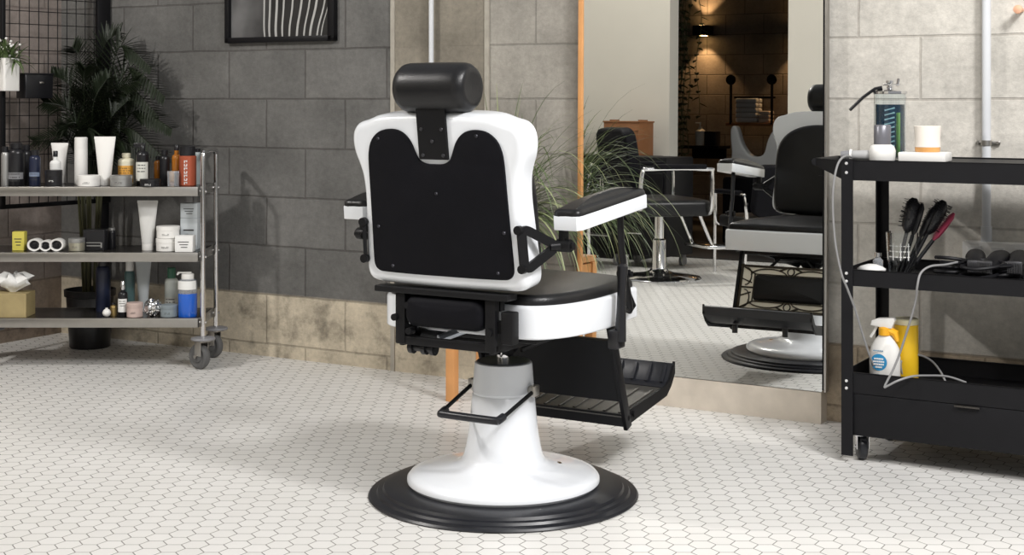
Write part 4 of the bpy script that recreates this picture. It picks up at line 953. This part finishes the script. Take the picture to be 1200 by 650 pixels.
# coiled black cords
for kk, (px, y, rr, lb) in enumerate(((1118, .10, .045, 'coiled black flex left of the hair clippers'), (1150, .06, .05, 'coiled black flex in front of the hair clippers'), (1180, .09, .04, 'coiled black flex below the right hand clipper'))):
    c = CA(cpx(px, y), y, ZM+.006); bm = BM(); pts = []
    for i in range(90):
        a = i*.24; q = rr*(.8+.25*math.sin(a*.37+kk)); pts.append((q*math.cos(a)*1.2, q*math.sin(a)*.8, .006+.0005*i+.010*abs(math.sin(a*.5+kk))))
    tube(bm, pts, .0055, 7); o = fin('coiled_cord', bm, BSAT, None, loc=c); tag(o, lb, 'cord')
# bottom tray: spray bottle and yellow canister
t = cthing('spray_bottle', 'white trigger spray bottle with round blue label in bottom tray', 'bottle', 1037, .075, ZB)
bm = BM(); half = [(0.0, 0), (.040, 0), (.045, .006), (.045, .09), (.041, .115), (.030, .135), (.018, .15), (.015, .162), (0, .162)]
lathe(bm, half, 36, Matrix.Diagonal((1, .62, 1, 1))); fin('body', bm, WHP, t)
bm = BM(); lathe(bm, [(.0155, .150), (.018, .152), (.018, .172), (.012, .176), (0, .176)], 24); tube(bm, [(.012, 0, .165), (.030, 0, .158), (.038, 0, .135)], .009, 8, rs=[.012, .012, .005]); fin('collar', bm, mat('yellow_plastic', (.85, .42, .02), .35), t)
bm = BM(); ol = [(-.040, .178), (-.036, .192), (-.018, .200), (.028, .204), (.032, .196), (.022, .172), (-.012, .174), (-.026, .176)]
slab(bm, ol, -.012, .012, .003, .003, frame_M((0, 0, 0), (1, 0, 0), (0, 0, 1), (0, -1, 0)), seg=2); tube(bm, [(-.022, 0, .178), (-.032, 0, .158), (-.042, 0, .142)], .004, 6); fin('trigger_head', bm, WHP, t)
bm = BM(); n = 28; c = [bm.verts.new((-.010+.024*math.cos(2*PI*i/n), -.0285+.35*(.024*math.cos(2*PI*i/n)-.010)**2*8, .075+.024*math.sin(2*PI*i/n))) for i in range(n)]; bm.faces.new(c); lb_ = fin('label', bm, mat('blue_label', (.02, .25, .50), .4), t, 0)
bm = BM()
for zz, w_ in ((.085, .030), (.077, .036), (.069, .034), (.061, .022)):
    for q in range(6): box(bm, (-.010+(q-2.5)*w_/6.5, -.0292, zz), (w_/8.5, .001, .0045))
fin('lettering', bm, WP_, t, 0)
bm = BM()
for q in range(5): box(bm, (-.012+(q-2)*.006, -.0282, .108), (.004, .001, .003))
fin('small_print', bm, mat('blue_print', (.05, .2, .35), .5), t, 0)
t = cthing('yellow_canister', 'yellow cylinder canister standing beside the white spray bottle', 'canister', 1062, .14, ZB)
bm = BM(); lathe(bm, [(0, 0), (.033, 0), (.035, .003), (.035, .175), (.033, .178), (0, .178)], 36); fin('body', bm, mat('canister_yellow', (.80, .50, .02), .35), t)
bm = BM(); lathe(bm, [(.0355, .178), (.036, .180), (.036, .192), (.033, .195), (0, .195)], 36); fin('lid', bm, mat('pale_yellow_lid', (.70, .66, .45), .4), t)
# grey cables
CAB = mat('grey_cable', (.24, .24, .24), .45)
def cable(pts, label, r=.0032, extra=None):
    P = smoothpath([at(*p) for p in pts], 8); bm = BM(); tube(bm, P, r, 8); o = fin('power_cable', bm, CAB); tag(o, label, 'cable'); return o
cable([(998, 184, 4.24), (990, 183, 4.19), (982, 192, 4.16), (977, 215, 4.15), (976, 245, 4.15), (979, 285, 4.15), (986, 320, 4.15), (993, 338, 4.16), (1002, 362, 4.18), (1012, 395, 4.20), (1022, 424, 4.22), (1031, 441, 4.25)], 'grey cable hanging from the styler past the cart corner post')
t_ = cable([(1122, 307, 4.12), (1108, 310, 4.10), (1090, 312, 4.08), (1079, 320, 4.07), (1075, 335, 4.06), (1073, 352, 4.08), (1066, 378, 4.10), (1055, 412, 4.12), (1047, 432, 4.12), (1037, 452, 4.11), (1040, 452, 4.105), (1052, 446, 4.10), (1068, 441, 4.11), (1085, 440, 4.13), (1110, 441, 4.15), (1132, 448, 4.15)], 'grey cable looping down from the middle tray to the bottom tray')
cable([(1062, 444, 4.24), (1057, 436, 4.24), (1056, 424, 4.24), (1064, 417, 4.25), (1078, 416, 4.25), (1092, 423, 4.25), (1102, 435, 4.24), (1108, 447, 4.22)], 'dark grey cable loop standing against the yellow canister')
# ================================================================== SALON SIDE (seen only in the mirror)
def V(px, d, z, name, label, cat, yaw=0., group=None): return thing(name, label, cat, W(vs(px, d), d, z), WYAW+yaw, group)
def salon_chair(px, d, yaw, label, chrome_base=True):
    t = V(px, d, 0, 'salon_chair', label, 'chair', yaw)
    if chrome_base:
        bm = BM(); lathe(bm, [(0, 0), (.26, 0), (.265, .006), (.255, .016), (.10, .035), (.06, .05), (.045, .07), (.042, .24), (.03, .25), (.03, .40), (0, .40)], 48); fin('base', bm, CHR, t)
    else:
        bm = BM()
        for sx in (1, -1):
            tube(bm, [(sx*.27, -.24, 0), (sx*.27, -.24, .62)], .012, 10); tube(bm, [(sx*.27, .22, 0), (sx*.27, .24, .62)], .012, 10)
        tube(bm, [(-.27, -.24, .2), (.27, -.24, .2)], .009, 8); fin('leg_frame', bm, CHR, t)
    bm = BM(); slab(bm, rrect(.50, .50, .06), .40, .50, .015, .03, I4, dome=.02); fin('seat', bm, LEATH, t, 60)
    bm = BM(); slab(bm, rrect(.46, .44, .08), -.045, .045, .02, .03, frame_M((0, .27, .72), (1, 0, 0), (0, .18, 1), (0, -1, .18)), dome=.02); fin('backrest', bm, LEATHM, t, 60)
    for sx in (1, -1):
        bm = BM(); tube(bm, smoothpath([(sx*.27, .25, .44), (sx*.29, .25, .66), (sx*.29, .18, .69), (sx*.29, -.18, .69), (sx*.28, -.22, .66), (sx*.27, -.22, .44), (sx*.2, -.22, .42)], 4), .013, 8); fin('arm_frame', bm, CHR, t)
        bm = BM(); box(bm, (sx*.29, 0, .705), (.06, .34, .03), bev=.01); fin('arm_pad', bm, LEATHM, t)
    bm = BM(); box(bm, (0, -.32, .20), (.34, .14, .02), bev=.005); tube(bm, [(-.14, -.30, .2), (-.14, -.2, .42)], .01, 8); tube(bm, [(.14, -.30, .2), (.14, -.2, .42)], .01, 8); fin('footrest', bm, CHR, t)
    return t
salon_chair(772, 3.74, .7, 'black salon chair on round chrome base reflected in the mirror')
salon_chair(672, 4.1, .1, 'black armchair with chrome legs behind the grassy plant in the mirror', False)
salon_chair(890, 4.35, -.9, 'black chair behind the white barber armrest in the mirror reflection', False).scale = (.85, .85, .76)
# wooden case on a black cabinet
t = V(760, 4.45, 0, 'salon_cabinet', 'dark cabinet on castors in front of the low counter, seen in the mirror', 'cabinet', .1)
bm = BM(); box(bm, (0, 0, .41), (.46, .36, .66), bev=.008); fin('body', bm, BSAT, t)
for z in (.2, .38, .56):
    bm = BM(); box(bm, (0, .19, z), (.42, .012, .15), bev=.004); d_ = fin('drawer', bm, BMET, t); bm = BM(); box(bm, (0, .205, z+.03), (.12, .012, .012), bev=.003); fin('handle', bm, CHR, d_)
for sx in (1, -1):
    for sy in (1, -1): bm = BM(); cyl(bm, (sx*.18-.012, sy*.13, .035), (sx*.18+.012, sy*.13, .035), .035, n=20); box(bm, (sx*.18, sy*.13, .07), (.03, .04, .025)); fin('castor', bm, GREYP, t)
t = V(733, 4.9, .7305, 'wooden_case', 'brown wooden case standing on the low dark counter in the mirror', 'case', .1)
bm = BM(); box(bm, (0, 0, .12), (.30, .2, .24), bev=.006)
for z in (.06, .12, .18): box(bm, (0, .101, z), (.29, .006, .004))
fin('body', bm, DWOOD, t); bm = BM(); box(bm, (0, 0, .243), (.31, .21, .012), bev=.003); box(bm, (-.12, 0, .252), (.02, .1, .012)); box(bm, (.12, 0, .252), (.02, .1, .012)); fin('lid', bm, DWOOD, t)
t = thing('low_counter', 'long dark low counter against the cream wall seen in the mirror', 'counter', W((-2.7+ds0-.05)/2, DD-.2, 0), WYAW)
bm = BM(); box(bm, (0, 0, .35), (2.7+ds0-.05, .36, .70), bev=.01); fin('body', bm, BSAT, t); bm = BM(); box(bm, (0, 0, .715), (2.7+ds0-.03, .38, .03), bev=.004); fin('worktop', bm, BMET, t)
for q in range(4): bm = BM(); box(bm, (-.75+q*.5, .185, .36), (.46, .012, .6), bev=.003); d_ = fin('door', bm, BMET, t); bm = BM(); box(bm, (-.58+q*.5, .2, .5), (.012, .012, .14), bev=.003); fin('handle', bm, CHR, d_)
# back room: sconces, shelf, basin, bottles
dB = 8.9
def sconce(px, label):
    s = vs(px, dB); t = thing('wall_sconce', label, 'lamp', W(s, dB, 1.89), WYAW)
    bm = BM(); box(bm, (0, .0, 0), (.16, .16, .10), bev=.006); fin('body', bm, BMET, t)
    for sg in (1, -1):
        bm = BM(); cyl(bm, (0, 0, sg*.05), (0, 0, sg*.053), .045, n=20); fin('lens', bm, mat('lamp_glow', (1, .62, .25), .5, emit=18), t)
        l = bpy.data.lights.new('sconce_light', 'SPOT'); l.energy = 22; l.color = (1, .60, .28); l.spot_size = math.radians(88); l.spot_blend = .35; l.shadow_soft_size = .03
        o = bpy.data.objects.new('sconce_light', l); COL.objects.link(o); o.parent = t; o.location = (0, 0, sg*.06); o.rotation_euler = (0 if sg < 0 else PI, 0, 0)
sconce(814, 'black up and down wall lamp glowing in the back room reflection'); sconce(930, 'second up and down wall lamp half hidden behind the cream wall')
sC = vs(875, dB-.12); t = thing('pipe_shelf', 'dark wall shelf on pipe brackets in the back room reflection', 'shelf', W(sC, dB-.12, .96), WYAW)
bm = BM(); box(bm, (0, 0, 0), (.52, .2, .03), bev=.004); fin('board', bm, DWOOD, t)
bm = BM()
for sx in (1, -1): tube(bm, [(sx*.21, .09, .0), (sx*.21, .09, .42)], .014, 8); lathe(bm, [(0, 0), (.05, 0), (.05, .012), (0, .014)], 20, Matrix.Translation((sx*.21, .10, .43)) @ Matrix.Rotation(PI/2, 4, 'X'))
box(bm, (0, 0, .26), (.42, .02, .02)); fin('bracket', bm, BMET, t)
t = thing('towel_stack', 'stack of folded white towels on the pipe shelf', 'towels', W(sC-.06, dB-.12, .976), WYAW)
bm = BM()
for q in range(5): box(bm, (0, 0, .025+q*.047), (.22, .16, .045), bev=.015, seg=3)
fin('towels', bm, mat('grey_towel', (.55, .56, .58), .9), t)
t = thing('small_towel', 'small folded towel beside the towel stack on the shelf', 'towels', W(sC+.12, dB-.12, .976), WYAW)
bm = BM(); 
for q in range(3): box(bm, (0, 0, .02+q*.038), (.11, .14, .036), bev=.012, seg=3)
fin('towels', bm, mat('warm_towel', (.55, .47, .42), .9), t)
t = V(884, 6.6, 0, 'wash_chair', 'white basin chair with a U shaped neck notch in the back room', 'chair')
bm = BM(); ol = smooth2([Vector(p) for p in ((-.20, .02), (-.23, .2), (-.24, .38), (-.19, .40), (-.14, .26), (-.06, .17), (.04, .18), (.08, .30), (.14, .38), (.25, .34), (.24, .18), (.18, .02))], 4)
slab(bm, ol, -.05, .05, .02, .02, frame_M((0, 0, .54), (1, 0, 0), (0, 0, 1), (0, -1, 0))); fin('basin', bm, WHITE, t, 60)
bm = BM(); box(bm, (0, 0, .27), (.5, .4, .54), bev=.03); box(bm, (0, -.4, .3), (.5, .5, .16), bev=.04); fin('base', bm, LEATHM, t)
t = V(818, 8.6, .72, 'wall_ledge', 'small dark wall ledge holding a white bottle in the back room', 'shelf'); bm = BM(); box(bm, (0, 0, .015), (.4, .3, .03), bev=.003); box(bm, (0.0, -.1, -.05), (.36, .02, .1), bev=.003); fin('board', bm, BMET, t)
for px, lb in ((812, 'white pump bottle on the dark ledge under the sconce'), (917, 'white pump bottle by the cream wall edge in reflection')):
    d_ = 8.6 if px == 812 else 8.0
    if px == 917:
        t = V(922, 8.3, .0, 'back_counter', 'dark counter carrying the second white bottle in the back room', 'counter'); bm = BM(); box(bm, (.2, 0, .36), (.6, .4, .72), bev=.01); box(bm, (.2, 0, .735), (.64, .44, .03), bev=.004); fin('body', bm, BMET, t)
    t = V(px, d_, .7505, 'pump_bottle', lb, 'bottle')
    bm = BM(); lathe(bm, [(0, 0), (.045, 0), (.05, .01), (.05, .14), (.02, .165), (.018, .18), (0, .18)], 24); fin('body', bm, WHP, t); bm = BM(); cyl(bm, (0, 0, .18), (0, 0, .22), .008, n=8); box(bm, (-.02, 0, .22), (.06, .02, .012), bev=.003); fin('pump', bm, WHP, t)
t = V(824, 8.45, .7505, 'black_box', 'small black box beside the white bottle in the back room', 'box'); bm = BM(); box(bm, (.02, 0, .07), (.12, .12, .14), bev=.006); fin('body', bm, BLKP, t)
# ivy hanging at the doorway edge
t = V(802, 6.3, 0, 'hanging_ivy', 'trailing ivy hanging down the edge of the back room doorway', 'plant')
bm = BM(); lathe(bm, [(0, 2.25), (.08, 2.25), (.11, 2.4), (.1, 2.4), (0, 2.38)], 24); fin('pot', bm, BLKP, t)
bm = BM(); random.seed(8)
for k in range(7):
    x0, y0 = random.uniform(-.08, .08), random.uniform(-.06, .06); zend = random.uniform(.55, 1.1); pts = []
    z = 2.38
    while z > zend:
        pts.append((x0+.02*math.sin(z*9+k), y0+.02*math.cos(z*7+k), z)); z -= .05
        if len(pts) > 1 and random.random() < .9:
            a = random.uniform(0, 2*PI); blade(bm, pts[-1], (math.cos(a), math.sin(a), -.3), random.uniform(.05, .08), 3, .022, 4)
    tube(bm, pts, .003, 5)
fin('vines', bm, mat('ivy_green', (.05, .065, .025), .5, var=.4), t, 0)
